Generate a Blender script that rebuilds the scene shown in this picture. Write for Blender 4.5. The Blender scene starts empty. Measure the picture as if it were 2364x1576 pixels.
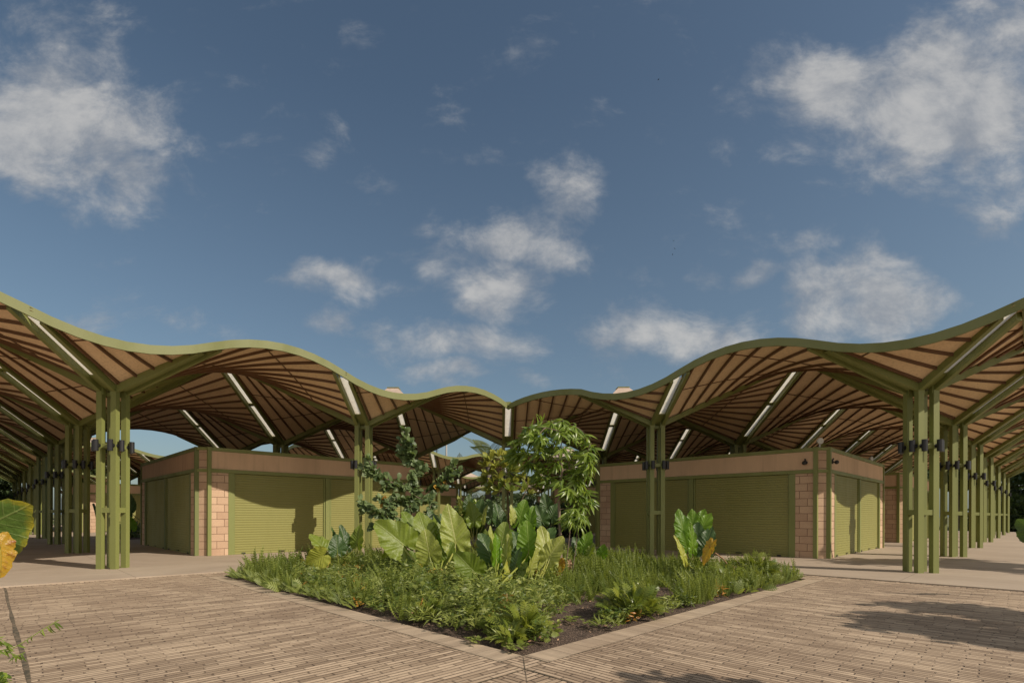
import bpy, bmesh, math, random
import numpy as np
from mathutils import Vector, Matrix, Euler
R = math.radians
random.seed(7); RNG = np.random.default_rng(7)
scene = bpy.context.scene
COL = scene.collection

# ------------------------------------------------------------------ camera
HC = 1.2
cam_d = bpy.data.cameras.new('camera'); cam = bpy.data.objects.new('camera', cam_d); COL.objects.link(cam)
cam.matrix_world = Matrix.Translation((0, 0, HC)) @ Matrix.Rotation(R(90), 4, 'X') @ Matrix.Rotation(0.00282, 4, 'Z')
cam_d.sensor_width = 36; cam_d.lens = 1216.65 / 2364 * 36
cam_d.shift_x = 0.0189; cam_d.shift_y = 0.16838
cam_d.clip_start = 0.05; cam_d.clip_end = 2000
scene.camera = cam

# ------------------------------------------------------------------ light and exposure
TOSUN_AZ = math.atan2(0.885, -0.465); EL = R(36.4)
sdir = Vector((math.sin(TOSUN_AZ) * math.cos(EL), math.cos(TOSUN_AZ) * math.cos(EL), math.sin(EL)))
ld = bpy.data.lights.new('sun', 'SUN'); lo = bpy.data.objects.new('sun', ld); COL.objects.link(lo)
lo.rotation_euler = sdir.to_track_quat('Z', 'Y').to_euler(); lo.location = (30, -15, 40)
ld.energy = 3.3; ld.angle = R(0.5); ld.color = (1.0, 0.88, 0.74)
scene.view_settings.view_transform = 'Standard'; scene.view_settings.look = 'None'
scene.view_settings.gamma = 1; scene.view_settings.exposure = 0.5
SKY_STRENGTH = 0.076

# ------------------------------------------------------------------ node helpers
class NT:
    def __init__(s, tree): s.t = tree; s.n = tree.nodes; s.l = tree.links
    def new(s, typ, **kw):
        nd = s.n.new(typ)
        for k, v in kw.items(): setattr(nd, k, v)
        return nd
    def put(s, sock, v):
        if isinstance(v, bpy.types.NodeSocket): s.l.new(v, sock)
        elif v is not None: sock.default_value = v
    def math(s, op, a, b=None, c=None, clamp=False):
        nd = s.new('ShaderNodeMath', operation=op); nd.use_clamp = clamp
        for i, v in enumerate((a, b, c)):
            if v is not None: s.put(nd.inputs[i], v)
        return nd.outputs[0]
    def vmath(s, op, a, b=None, out=0):
        nd = s.new('ShaderNodeVectorMath', operation=op); s.put(nd.inputs[0], a)
        if b is not None: s.put(nd.inputs[1], b)
        return nd.outputs[out]
    def mix(s, f, a, b, blend='MIX'):
        nd = s.new('ShaderNodeMix', data_type='RGBA', blend_type=blend); nd.clamp_factor = True
        s.put(nd.inputs[0], f); s.put(nd.inputs[6], a); s.put(nd.inputs[7], b); return nd.outputs[2]
    def noise(s, vec, scale, detail=4, rough=0.55, dist=0):
        nd = s.new('ShaderNodeTexNoise'); s.put(nd.inputs['Vector'], vec)
        nd.inputs['Scale'].default_value = scale; nd.inputs['Detail'].default_value = detail
        nd.inputs['Roughness'].default_value = rough; nd.inputs['Distortion'].default_value = dist
        return nd.outputs[0]
    def ramp(s, f, lo, hi, a=0.0, b=1.0, smooth=True):
        nd = s.new('ShaderNodeMapRange'); nd.interpolation_type = 'SMOOTHSTEP' if smooth else 'LINEAR'; nd.clamp = True
        s.put(nd.inputs[0], f)
        for i, v in zip((1, 2, 3, 4), (lo, hi, a, b)): s.put(nd.inputs[i], v)
        return nd.outputs[0]
    def sep(s, v):
        nd = s.new('ShaderNodeSeparateXYZ'); s.put(nd.inputs[0], v); return nd.outputs
    def comb(s, x=0., y=0., z=0.):
        nd = s.new('ShaderNodeCombineXYZ')
        for i, v in enumerate((x, y, z)): s.put(nd.inputs[i], v)
        return nd.outputs[0]
def c4(c): return (c[0], c[1], c[2], 1.0)
def scl(c, k): return (c[0] * k, c[1] * k, c[2] * k, 1.0)

# ------------------------------------------------------------------ sky with clouds (by direction only)
def build_world():
    w = bpy.data.worlds.new('World'); scene.world = w; w.use_nodes = True
    N = NT(w.node_tree); N.n.clear()
    sky = N.new('ShaderNodeTexSky', sky_type='NISHITA'); sky.sun_disc = False
    sky.sun_elevation = EL; sky.sun_rotation = TOSUN_AZ
    sky.air_density = 1.0; sky.dust_density = 1.6; sky.ozone_density = 2.2
    tc = N.new('ShaderNodeTexCoord'); d = tc.outputs['Generated']
    x, y, z = N.sep(d)
    ay = N.math('MAXIMUM', y, 0.06)
    tx = N.math('DIVIDE', x, ay); tz = N.math('DIVIDE', z, ay)
    P = N.comb(tx, tz, 0.0)
    # warp the lookup so that cloud outlines are ragged
    nz = N.new('ShaderNodeTexNoise'); N.put(nz.inputs['Vector'], P); nz.inputs['Scale'].default_value = 4.0
    nz.inputs['Detail'].default_value = 5; nz.inputs['Roughness'].default_value = 0.55
    wv = N.vmath('SCALE', N.vmath('SUBTRACT', nz.outputs['Color'], (0.5, 0.5, 0.5))); 
    wv.node.inputs['Scale'].default_value = 0.20
    Pw = N.vmath('ADD', P, wv)
    blobs = [(60, 80, 150, 120, .55), (110, 290, 280, 165, 1.0), (310, 390, 120, 95, .8), (230, 430, 110, 60, .45),
             (2150, 240, 330, 175, 1.15), (1900, 190, 170, 120, .95), (2330, 90, 130, 150, .75), (2330, 420, 120, 60, .6), (2300, 500, 90, 60, .38),
             (1200, 570, 150, 80, .8), (1150, 660, 120, 80, .85), (1260, 520, 100, 80, .6), (1300, 450, 80, 90, .6), (1090, 690, 90, 50, .5), (1000, 590, 110, 50, .5), (1110, 380, 90, 45, .42), (1330, 420, 70, 110, .42), (1390, 260, 70, 40, .26), (1500, 280, 50, 25, .2),
             (770, 640, 130, 55, .75), (860, 790, 80, 45, .45), (1080, 795, 190, 65, .72), (740, 770, 60, 35, .4), (1030, 880, 90, 40, .7), (1240, 890, 70, 30, .5),
             (1600, 775, 210, 85, .95), (1990, 700, 150, 120, 1.0), (2150, 720, 110, 65, .7), (1630, 625, 70, 32, .6), (1740, 615, 60, 40, .6),
             (1890, 560, 60, 35, .4), (470, 775, 90, 40, .4), (770, 350, 50, 90, .2), (860, 420, 50, 35, .2), (260, 610, 90, 40, .25), (170, 745, 90, 35, .3), (1370, 770, 70, 40, .5),
             (1700, 460, 80, 35, .28), (1480, 640, 50, 30, .2), (2280, 800, 80, 30, .35)]
    tot = None
    for (px, py, rx, ry, st) in blobs:
        c = ((px - 1137.3) / 1216.65, (1186 - py) / 1216.65, 0)
        v = N.vmath('MULTIPLY', N.vmath('SUBTRACT', Pw, c), (1216.65 / rx, 1216.65 / ry, 0))
        L = N.vmath('LENGTH', v, out=1)
        g = N.ramp(L, 0.1, 1.6, st, 0.0)
        tot = g if tot is None else N.math('MAXIMUM', tot, g)
    # elsewhere in the sky: ordinary scattered clouds
    side = N.ramp(y, 0.62, 0.35, 0.0, 0.7)
    tot = N.math('MAXIMUM', tot, N.math('MULTIPLY', side, N.noise(d, 2.2, 3)))
    st_ = N.vmath('MULTIPLY', P, (1.0, 1.5, 1.0))
    n1 = N.noise(st_, 6.0, 12, 0.64, 0.25); n2 = N.noise(st_, 2.6, 6, 0.6)
    a = N.math('ADD', tot, N.math('MULTIPLY', N.math('SUBTRACT', n1, 0.5), 2.2))
    a = N.ramp(a, 0.10, 1.0)
    up = N.ramp(z, 0.0, 0.03); a = N.math('MULTIPLY', a, up); a = N.math('MULTIPLY', a, 0.8)
    n3 = N.noise(N.vmath('ADD', P, (0.02, -0.03, 0.0)), 9.0, 6, 0.55)
    n1b = N.noise(N.vmath('ADD', st_, (0.045, 0.06, 0.0)), 6.0, 12, 0.64, 0.25)
    rel = N.math('MULTIPLY', N.math('SUBTRACT', n1, n1b), 1.3)  # sunward and shaded sides of the clouds, put into their colour
    br = N.ramp(N.math('ADD', rel, N.math('ADD', N.math('MULTIPLY', n3, 0.7), N.math('MULTIPLY', tot, 0.28))), 0.25, 0.95)
    cc = N.mix(br, (0.205, 0.218, 0.24, 1), (0.41, 0.40, 0.385, 1))
    skc = N.vmath('SCALE', sky.outputs[0]); skc.node.inputs['Scale'].default_value = SKY_STRENGTH
    # thin haze of humid air: slightly greyer, brighter towards the horizon
    hz = N.ramp(z, 0.0, 0.62, 1.0, 0.0, False)
    base = N.mix(1.0, skc, (0.82, 0.82, 0.74, 1), 'MULTIPLY')
    base = N.mix(N.math('MULTIPLY', hz, 0.30), base, (0.135, 0.19, 0.25, 1))
    out = N.mix(a, base, cc)
    # unseen sun-side sky behind the viewer: brightness added as fill for the shaded ceilings
    sky_fill = N.math('MULTIPLY', N.ramp(y, 0.25, -0.45), N.ramp(z, -0.02, 0.04))
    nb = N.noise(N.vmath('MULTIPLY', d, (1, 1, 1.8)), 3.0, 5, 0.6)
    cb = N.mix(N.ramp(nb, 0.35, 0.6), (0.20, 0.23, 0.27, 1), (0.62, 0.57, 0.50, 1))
    out = N.mix(sky_fill, out, cb)
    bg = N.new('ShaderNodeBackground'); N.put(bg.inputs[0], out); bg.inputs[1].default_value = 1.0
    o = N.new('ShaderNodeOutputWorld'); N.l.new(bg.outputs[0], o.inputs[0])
build_world()

# ------------------------------------------------------------------ object helpers
def tag(o, label=None, cat=None, group=None, kind=None):
    if label: o['label'] = label
    if cat: o['category'] = cat
    if group: o['group'] = group
    if kind: o['kind'] = kind
    return o
def empty(name, loc=(0, 0, 0), rz=0.0, parent=None):
    o = bpy.data.objects.new(name, None); COL.objects.link(o); o.location = loc; o.rotation_euler = (0, 0, rz)
    o.empty_display_size = 0.2
    if parent: o.parent = parent
    return o
class MB:
    """collects polygons, links them as one mesh object"""
    def __init__(s): s.v = []; s.f = []; s.m = []
    def poly(s, pts, m=0):
        b = len(s.v); s.v += [tuple(p) for p in pts]; s.f.append(tuple(range(b, b + len(pts)))); s.m.append(m)
    def grid(s, rows, m=0, close=False):
        b = len(s.v); n = len(rows[0])
        for r in rows: s.v += [tuple(p) for p in r]
        for i in range(len(rows) - 1):
            for j in range(n - (0 if close else 1)):
                k = (j + 1) % n
                s.f.append((b + i * n + j, b + i * n + k, b + (i + 1) * n + k, b + (i + 1) * n + j)); s.m.append(m)
    def box(s, x0, x1, y0, y1, z0, z1, m=0):
        b = len(s.v)
        s.v += [(x0, y0, z0), (x1, y0, z0), (x1, y1, z0), (x0, y1, z0), (x0, y0, z1), (x1, y0, z1), (x1, y1, z1), (x0, y1, z1)]
        for f in ((0, 3, 2, 1), (4, 5, 6, 7), (0, 1, 5, 4), (1, 2, 6, 5), (2, 3, 7, 6), (3, 0, 4, 7)):
            s.f.append(tuple(b + i for i in f)); s.m.append(m)
    def prism(s, poly, z0, z1, m=0):
        b = len(s.v); n = len(poly)
        s.v += [(p[0], p[1], z0) for p in poly] + [(p[0], p[1], z1) for p in poly]
        s.f.append(tuple(b + n + i for i in range(n))); s.m.append(m)
        s.f.append(tuple(b + n - 1 - i for i in range(n))); s.m.append(m)
        for i in range(n):
            j = (i + 1) % n; s.f.append((b + i, b + j, b + n + j, b + n + i)); s.m.append(m)
    def strip(s, pts, side, up, w, h, m=0):
        """bar following pts; side, up = unit vectors; top face at pts, width w, depth h downward"""
        b = len(s.v)
        for p in pts:
            p = Vector(p)
            for a, c in ((-.5, 0), (.5, 0), (.5, -1), (-.5, -1)):
                s.v.append(tuple(p + side * (a * w) + up * (c * h)))
        for i in range(len(pts) - 1):
            for j in range(4):
                k = (j + 1) % 4
                s.f.append((b + i * 4 + j, b + i * 4 + k, b + i * 4 + 4 + k, b + i * 4 + 4 + j)); s.m.append(m)
        s.f.append((b + 3, b + 2, b + 1, b)); s.m.append(m)
        e = b + 4 * (len(pts) - 1); s.f.append((e, e + 1, e + 2, e + 3)); s.m.append(m)
    def tube(s, pts, rad, n=8, m=0, caps=True):
        pts = [Vector(p) for p in pts]
        if not hasattr(rad, '__len__'): rad = [rad] * len(pts)
        rows = []
        ref = Vector((0.3, 0.2, 1)).normalized()
        for i, p in enumerate(pts):
            t = (pts[min(i + 1, len(pts) - 1)] - pts[max(i - 1, 0)]).normalized()
            u = t.cross(ref)
            if u.length < 1e-3: u = t.cross(Vector((1, 0, 0)))
            u.normalize(); w = t.cross(u)
            rows.append([p + (u * math.cos(2 * math.pi * k / n) + w * math.sin(2 * math.pi * k / n)) * rad[i] for k in range(n)])
        s.grid(rows, m, close=True)
        if caps:
            s.poly(rows[0], m); s.poly(rows[-1][::-1], m)
    def build(s, name, mats, parent=None, smooth=False, bevel=0):
        me = bpy.data.meshes.new(name); me.from_pydata(s.v, [], s.f)
        if not isinstance(mats, (list, tuple)): mats = [mats]
        for m in mats: me.materials.append(m)
        if len(mats) > 1: me.polygons.foreach_set('material_index', s.m)
        if smooth: me.polygons.foreach_set('use_smooth', [True] * len(s.f))
        me.update()
        o = bpy.data.objects.new(name, me); COL.objects.link(o)
        if parent: o.parent = parent
        if bevel:
            bv = o.modifiers.new('bevel', 'BEVEL'); bv.width = bevel; bv.segments = 2; bv.limit_method = 'ANGLE'
        return o
def copy_tree(o, parent=None):
    c = o.copy(); COL.objects.link(c)
    if parent: c.parent = parent
    for ch in list(o.children): copy_tree(ch, c)
    return c

# ------------------------------------------------------------------ materials
def new_mat(name):
    m = bpy.data.materials.new(name); m.use_nodes = True; N = NT(m.node_tree)
    bs = N.n['Principled BSDF']; tc = N.new('ShaderNodeTexCoord'); return m, N, bs, tc.outputs['Object']
def add_bump(N, bs, h, st=0.3, dist=0.01):
    b = N.new('ShaderNodeBump'); b.inputs['Strength'].default_value = st; b.inputs['Distance'].default_value = dist
    N.put(b.inputs['Height'], h); N.l.new(b.outputs[0], bs.inputs['Normal'])
def painted(name, c, rough=0.5, stain=(0.5, 0.45, 0.3), amt=0.35, scale=3.0):
    m, N, bs, P = new_mat(name)
    st = N.vmath('MULTIPLY', P, (1.0, 1.0, 0.35))
    n = N.noise(st, scale, 6, 0.6); n2 = N.noise(P, 40.0, 3, 0.6)
    a = N.mix(N.ramp(n, 0.42, 0.75), c4(c), (c[0] * stain[0] * 1.4, c[1] * stain[1] * 1.6, c[2] * stain[2] * 1.6, 1))
    N.n[-1] if False else None
    col = N.mix(amt, c4(c), a)
    col = N.mix(N.ramp(n2, 0.3, 0.8, 0.0, 0.22), col, scl(c, 0.7))
    N.put(bs.inputs['Base Color'], col)
    N.put(bs.inputs['Roughness'], N.ramp(n, 0.3, 0.8, rough - 0.08, rough + 0.15))
    add_bump(N, bs, n2, 0.08, 0.004)
    return m
M = {}
M['green'] = painted('green_paint', (0.200, 0.220, 0.066), 0.5)
M['green_edge'] = painted('edge_paint', (0.165, 0.178, 0.058), 0.55, amt=0.5, scale=1.0)
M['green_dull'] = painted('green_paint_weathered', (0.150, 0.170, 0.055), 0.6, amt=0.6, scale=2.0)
M['shutter'] = painted('shutter_paint', (0.245, 0.238, 0.070), 0.55, amt=0.25, scale=1.2)
M['rib'] = painted('rib_paint', (0.145, 0.075, 0.037), 0.6)
M['black'] = painted('lamp_black', (0.018, 0.018, 0.02), 0.4)
M['white'] = painted('white_plastic', (0.55, 0.54, 0.50), 0.4)
def mat_ceiling():
    m, N, bs, P = new_mat('ceiling_board')
    n = N.noise(P, 0.9, 5, 0.6); n2 = N.noise(P, 22.0, 5, 0.65)
    c = N.mix(N.ramp(n, 0.3, 0.75), (0.86, 0.640, 0.420, 1), (0.76, 0.545, 0.34, 1))
    c = N.mix(N.ramp(n2, 0.42, 0.75, 0, 0.35), c, (0.33, 0.20, 0.12, 1))
    N.put(bs.inputs['Base Color'], c); bs.inputs['Roughness'].default_value = 0.75
    add_bump(N, bs, n2, 0.25, 0.004); return m
M['ceiling'] = mat_ceiling()
def mat_plaster(name, c, streak=0.3, fine=30.0):
    m, N, bs, P = new_mat(name)
    n = N.noise(N.vmath('MULTIPLY', P, (1, 1, 0.25)), 2.2, 6, 0.6); n2 = N.noise(P, fine, 6, 0.7); n3 = N.noise(N.vmath('MULTIPLY', P, (9, 9, 0.5)), 1.0, 3, 0.6)
    col = N.mix(N.ramp(n, 0.3, 0.8, 0, 0.6), c4(c), scl(c, 0.72))
    col = N.mix(N.ramp(n3, 0.5, 0.8, 0, streak), col, scl(c, 0.45))
    col = N.mix(N.ramp(n2, 0.35, 0.75, 0, 0.3), col, scl(c, 0.75))
    N.put(bs.inputs['Base Color'], col); bs.inputs['Roughness'].default_value = 0.9
    add_bump(N, bs, n2, 0.4, 0.006); return m
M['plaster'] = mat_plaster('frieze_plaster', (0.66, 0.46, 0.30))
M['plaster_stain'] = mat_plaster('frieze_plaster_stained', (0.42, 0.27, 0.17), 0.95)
M['roof_top'] = mat_plaster('roof_concrete', (0.47, 0.37, 0.30), 0.3, 9.0)
def mat_block():
    m, N, bs, P = new_mat('concrete_block')
    x, y, z = N.sep(P)
    v = N.comb(N.math('ADD', x, y), N.math('ADD', z, 0.02), 0.0)
    br = N.new('ShaderNodeTexBrick'); N.put(br.inputs['Vector'], v)
    br.offset = 0.5; br.inputs['Scale'].default_value = 1.0; br.inputs['Brick Width'].default_value = 0.40; br.inputs['Row Height'].default_value = 0.21
    br.inputs['Mortar Size'].default_value = 0.007; br.inputs['Mortar Smooth'].default_value = 0.3; br.inputs['Bias'].default_value = 0.0
    br.inputs['Color1'].default_value = (0.64, 0.46, 0.31, 1); br.inputs['Color2'].default_value = (0.48, 0.325, 0.215, 1)
    br.inputs['Mortar'].default_value = (0.13, 0.07, 0.035, 1)
    n = N.noise(P, 70.0, 5, 0.75); n2 = N.noise(P, 1.6, 5, 0.6)
    c = N.mix(N.ramp(n, 0.35, 0.7, 0, 0.4), br.outputs[0], (0.25, 0.16, 0.11, 1))
    c = N.mix(N.ramp(n2, 0.45, 0.75, 0, 0.4), c, (0.30, 0.17, 0.11, 1))
    N.put(bs.inputs['Base Color'], c); bs.inputs['Roughness'].default_value = 0.95
    add_bump(N, bs, N.math('SUBTRACT', N.math('MULTIPLY', n, 0.35), br.outputs['Fac']), 0.7, 0.008); return m
M['block'] = mat_block()
def mat_slab():
    m, N, bs, P = new_mat('smooth_concrete')
    n = N.noise(P, 0.45, 7, 0.62, 0.6); n2 = N.noise(P, 5.0, 6, 0.7); n3 = N.noise(P, 60.0, 4, 0.7)
    c = N.mix(N.ramp(n, 0.3, 0.72), (0.41, 0.335, 0.255, 1), (0.315, 0.25, 0.185, 1))
    c = N.mix(N.ramp(n2, 0.4, 0.8, 0, 0.35), c, (0.38, 0.33, 0.265, 1)); c = N.mix(N.ramp(n3, 0.4, 0.75, 0, 0.2), c, (0.26, 0.20, 0.15, 1))
    # saw-cut joints every half module
    x, y, z = N.sep(P)
    def joint(q):
        f = N.math('ABSOLUTE', N.math('SUBTRACT', N.math('FRACT', N.math('DIVIDE', N.math('ADD', q, 1.5), 3.058)), 0.5))
        return N.math('LESS_THAN', f, 0.0022)
    jt = N.math('MAXIMUM', joint(x), joint(y))
    c = N.mix(N.math('MULTIPLY', jt, 0.6), c, (0.12, 0.09, 0.065, 1))
    N.put(bs.inputs['Base Color'], c); N.put(bs.inputs['Roughness'], N.ramp(n, 0.3, 0.7, 0.7, 0.9))
    add_bump(N, bs, N.math('ADD', n3, N.math('MULTIPLY', n2, 1.5)), 0.2, 0.004); return m
M['slab'] = mat_slab()
def mat_paving(name, swap, bw=0.27, rh=0.0555, mortar=0.013, c1=(0.49, 0.375, 0.260), c2=(0.25, 0.180, 0.118), jit=0.22, joint=(0.085, 0.055, 0.035), clean=0.0):
    m, N, bs, P = new_mat(name)
    x, y, z = N.sep(P)
    if swap: x, y = y, x
    wob = N.noise(P, 2.2, 3, 0.5); wob = N.math('MULTIPLY', N.math('SUBTRACT', wob, 0.5), 0.03)
    yy = N.math('DIVIDE', N.math('ADD', y, wob), rh); row = N.math('FLOOR', yy); fy = N.math('FRACT', yy)
    wn = N.new('ShaderNodeTexWhiteNoise', noise_dimensions='1D'); N.put(wn.inputs['W'], row); rr = wn.outputs['Value']
    off = N.math('ADD', N.math('MULTIPLY', N.math('MODULO', N.math('ABSOLUTE', row), 2.0), 0.5), N.math('MULTIPLY', rr, jit))
    xx = N.math('ADD', N.math('DIVIDE', x, bw), off); colm = N.math('FLOOR', xx); fx = N.math('FRACT', xx)
    w2 = N.new('ShaderNodeTexWhiteNoise', noise_dimensions='2D'); N.put(w2.inputs['Vector'], N.comb(colm, row, 0.0)); hb = w2.outputs['Value']
    my = mortar / rh / 2; mx_ = mortar / bw / 2
    dy = N.math('ABSOLUTE', N.math('SUBTRACT', fy, 0.5)); dx = N.math('ABSOLUTE', N.math('SUBTRACT', fx, 0.5))
    jy = N.ramp(dy, 0.5 - my * 1.5, 0.5 - my * 0.5); jx = N.ramp(dx, 0.5 - mx_ * 1.6, 0.5 - mx_ * 0.6)
    big = N.noise(P, 0.55, 6, 0.65, 0.8); med = N.noise(P, 3.2, 6, 0.7, 0.4); fin = N.noise(P, 75.0, 4, 0.75)
    lng = N.noise(N.vmath('MULTIPLY', P, (18, 1.2, 1) if swap else (1.2, 18, 1)), 1.0, 4, 0.6)
    # sand fills many of the long joints; the end joints stay open
    fill = N.ramp(N.math('ADD', N.math('MULTIPLY', lng, 0.6), N.math('MULTIPLY', big, 0.4)), 0.42, 0.56, 0.5, 1.0)
    j = N.math('MAXIMUM', N.math('MULTIPLY', jy, fill), N.math('MULTIPLY', jx, N.ramp(hb, 0.05, 0.9, 0.15, 0.85)))
    c = N.mix(N.ramp(N.math('ADD', N.math('MULTIPLY', hb, 0.85), N.math('MULTIPLY', rr, 0.15)), 0.15, 0.9), c4(c1), c4(c2))
    c = N.mix(N.ramp(lng, 0.45, 0.72, 0, 0.45), c, (0.60, 0.46, 0.32, 1))
    ln2 = N.noise(N.vmath('MULTIPLY', P, (7, 0.8, 1) if swap else (0.8, 7, 1)), 1.0, 6, 0.65)
    c = N.mix(N.ramp(ln2, 0.46, 0.64, 0, 0.55), c, (0.22, 0.16, 0.11, 1))
    c = N.mix(N.ramp(ln2, 0.46, 0.34, 0, 0.6), c, (0.55, 0.43, 0.30, 1))
    c = N.mix(N.ramp(big, 0.46, 0.68, 0, 0.5), c, (0.25, 0.175, 0.115, 1))
    c = N.mix(N.ramp(med, 0.52, 0.75, 0, 0.4), c, (0.19, 0.14, 0.10, 1))
    c = N.mix(N.ramp(fin, 0.5, 0.8, 0, 0.4), c, (0.17, 0.12, 0.08, 1))
    if clean: c = N.mix(clean, c, (0.47, 0.37, 0.265, 1))
    c = N.mix(j, c, c4(joint))
    N.put(bs.inputs['Base Color'], c); bs.inputs['Roughness'].default_value = 0.9
    h = N.math('SUBTRACT', N.math('ADD', N.math('MULTIPLY', fin, 0.2), N.math('MULTIPLY', hb, 0.35)), j)
    add_bump(N, bs, h, 0.8, 0.012); return m
M['pave_u'] = mat_paving('narrow_brick_paving', False)
M['pave_v'] = mat_paving('narrow_brick_paving_turned', True)
M['border_u'] = mat_paving('border_stone', False, 0.60, 0.31, 0.006, (0.38, 0.30, 0.21), (0.30, 0.23, 0.16), 0.1, (0.20, 0.145, 0.10), 0.15)
M['border_v'] = mat_paving('border_stone_turned', True, 0.60, 0.31, 0.006, (0.38, 0.30, 0.21), (0.30, 0.23, 0.16), 0.1, (0.20, 0.145, 0.10), 0.15)
M['soldier_u'] = mat_paving('edge_brick', True, 0.5, 0.075, 0.014)
M['soldier_v'] = mat_paving('edge_brick_turned', False, 0.5, 0.075, 0.014)
def mat_soil():
    m, N, bs, P = new_mat('mulch_soil')
    n = N.noise(P, 3.0, 6, 0.7); vo = N.new('ShaderNodeTexVoronoi'); N.put(vo.inputs['Vector'], P); vo.inputs['Scale'].default_value = 55
    n2 = N.noise(P, 45, 5, 0.8)
    c = N.mix(N.ramp(n2, 0.35, 0.7), (0.035, 0.022, 0.015, 1), (0.20, 0.135, 0.095, 1))
    c = N.mix(N.ramp(vo.outputs['Color'], 0.62, 0.9, 0, 0.7), c, (0.33, 0.23, 0.16, 1)); c = N.mix(N.ramp(n, 0.4, 0.7, 0, 0.5), c, (0.07, 0.045, 0.03, 1))
    N.put(bs.inputs['Base Color'], c); bs.inputs['Roughness'].default_value = 0.95
    add_bump(N, bs, N.math('ADD', n2, vo.outputs[0]), 1.0, 0.03); return m
M['soil'] = mat_soil()
def mat_ground():
    m, N, bs, P = new_mat('grassy_ground')
    n = N.noise(P, 0.3, 6, 0.7); n2 = N.noise(P, 12, 6, 0.7)
    c = N.mix(N.ramp(n2, 0.3, 0.7), (0.05, 0.075, 0.02, 1), (0.13, 0.14, 0.05, 1)); c = N.mix(N.ramp(n, 0.45, 0.7), c, (0.26, 0.2, 0.13, 1))
    N.put(bs.inputs['Base Color'], c); bs.inputs['Roughness'].default_value = 1; add_bump(N, bs, n2, 0.8, 0.05); return m
M['ground'] = mat_ground()
def mat_skylight():
    m, N, bs, P = new_mat('translucent_sheet')
    N.n.remove(bs)
    n = N.noise(P, 6.0, 5, 0.6)
    c = N.mix(N.ramp(n, 0.3, 0.8), (0.96, 0.93, 0.85, 1), (0.88, 0.84, 0.75, 1))
    t = N.new('ShaderNodeBsdfTranslucent'); N.put(t.inputs[0], c); d = N.new('ShaderNodeBsdfDiffuse'); N.put(d.inputs[0], c)
    mx = N.new('ShaderNodeMixShader'); mx.inputs[0].default_value = 0.12; N.l.new(t.outputs[0], mx.inputs[1]); N.l.new(d.outputs[0], mx.inputs[2])
    N.l.new(mx.outputs[0], N.n['Material Output'].inputs[0]); return m
M['skylight'] = mat_skylight()
def mat_leaf(name, cA, cB, cT, trans=0.35, veins=False, veinc=(0.30, 0.36, 0.10), edge=None, gloss=0.35, spots=None):
    """cA..cB between leaves by the 'var' attribute; cT colour of light passing through"""
    m, N, bs, P = new_mat(name)
    at = N.new('ShaderNodeAttribute'); at.attribute_name = 'var'; var = at.outputs['Fac']
    n = N.noise(P, 9.0, 4, 0.6)
    c = N.mix(var, c4(cA), c4(cB)); c = N.mix(N.ramp(n, 0.35, 0.75, 0, 0.35), c, scl(cA, 0.55))
    tcol = N.mix(0.5, c4(cT), c)
    if veins:
        uv = N.new('ShaderNodeAttribute'); uv.attribute_name = 'blade'
        u, v, e = N.sep(uv.outputs['Vector'])
        av = N.math('ABSOLUTE', v)
        mid = N.ramp(av, 0.006, 0.016, 0.9, 0)
        ph = N.math('FRACT', N.math('MULTIPLY', N.math('SUBTRACT', u, N.math('MULTIPLY', av, 0.75)), 8.0))
        lat = N.ramp(N.math('ABSOLUTE', N.math('SUBTRACT', ph, 0.5)), 0.03, 0.09, 0.42, 0)
        vv = N.math('MAXIMUM', mid, lat)
        c = N.mix(vv, c, c4(veinc)); 
        if edge:
            eg = N.ramp(N.math('ADD', e, N.math('MULTIPLY', N.math('SUBTRACT', n, 0.5), 0.7)), edge[1], edge[1] + 0.25)
            c = N.mix(eg, c, c4(edge[0])); tcol = N.mix(eg, tcol, c4(edge[0]))
    if veins:
        nb_ = N.noise(P, 28.0, 4, 0.6); add_bump(N, bs, N.math('ADD', nb_, N.math('MULTIPLY', vv, 0.5)), 0.5, 0.02)
    if spots:
        n5 = N.noise(P, 14.0, 5, 0.7); s_ = N.ramp(n5, 0.52, 0.66); c = N.mix(s_, c, c4(spots)); tcol = N.mix(s_, tcol, c4(spots))
    N.put(bs.inputs['Base Color'], c); bs.inputs['Roughness'].default_value = gloss
    bs.inputs['Specular IOR Level'].default_value = 0.45
    t = N.new('ShaderNodeBsdfTranslucent'); N.put(t.inputs[0], tcol)
    mx = N.new('ShaderNodeMixShader'); mx.inputs[0].default_value = trans
    N.l.new(bs.outputs[0], mx.inputs[1]); N.l.new(t.outputs[0], mx.inputs[2]); N.l.new(mx.outputs[0], N.n['Material Output'].inputs[0])
    return m
M['ear'] = mat_leaf('elephant_ear_leaf', (0.125, 0.200, 0.022), (0.235, 0.30, 0.040), (0.42, 0.54, 0.02), 0.40, True)
M['ear_dark'] = mat_leaf('elephant_ear_leaf_deep', (0.040, 0.085, 0.022), (0.065, 0.125, 0.030), (0.14, 0.26, 0.02), 0.30, True, (0.14, 0.2, 0.06))
M['ear_bright'] = mat_leaf('elephant_ear_leaf_fresh', (0.12, 0.25, 0.012), (0.18, 0.32, 0.02), (0.32, 0.60, 0.02), 0.50, True, (0.30, 0.42, 0.08))
M['ear_pale'] = mat_leaf('elephant_ear_leaf_pale', (0.28, 0.34, 0.060), (0.36, 0.39, 0.08), (0.55, 0.58, 0.08), 0.35, True, (0.48, 0.48, 0.18))
M['ear_yellow'] = mat_leaf('elephant_ear_leaf_yellowing', (0.46, 0.48, 0.07), (0.42, 0.46, 0.07), (0.70, 0.66, 0.06), 0.4, True, (0.5, 0.5, 0.12), edge=((0.50, 0.30, 0.04), 0.90))
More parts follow.
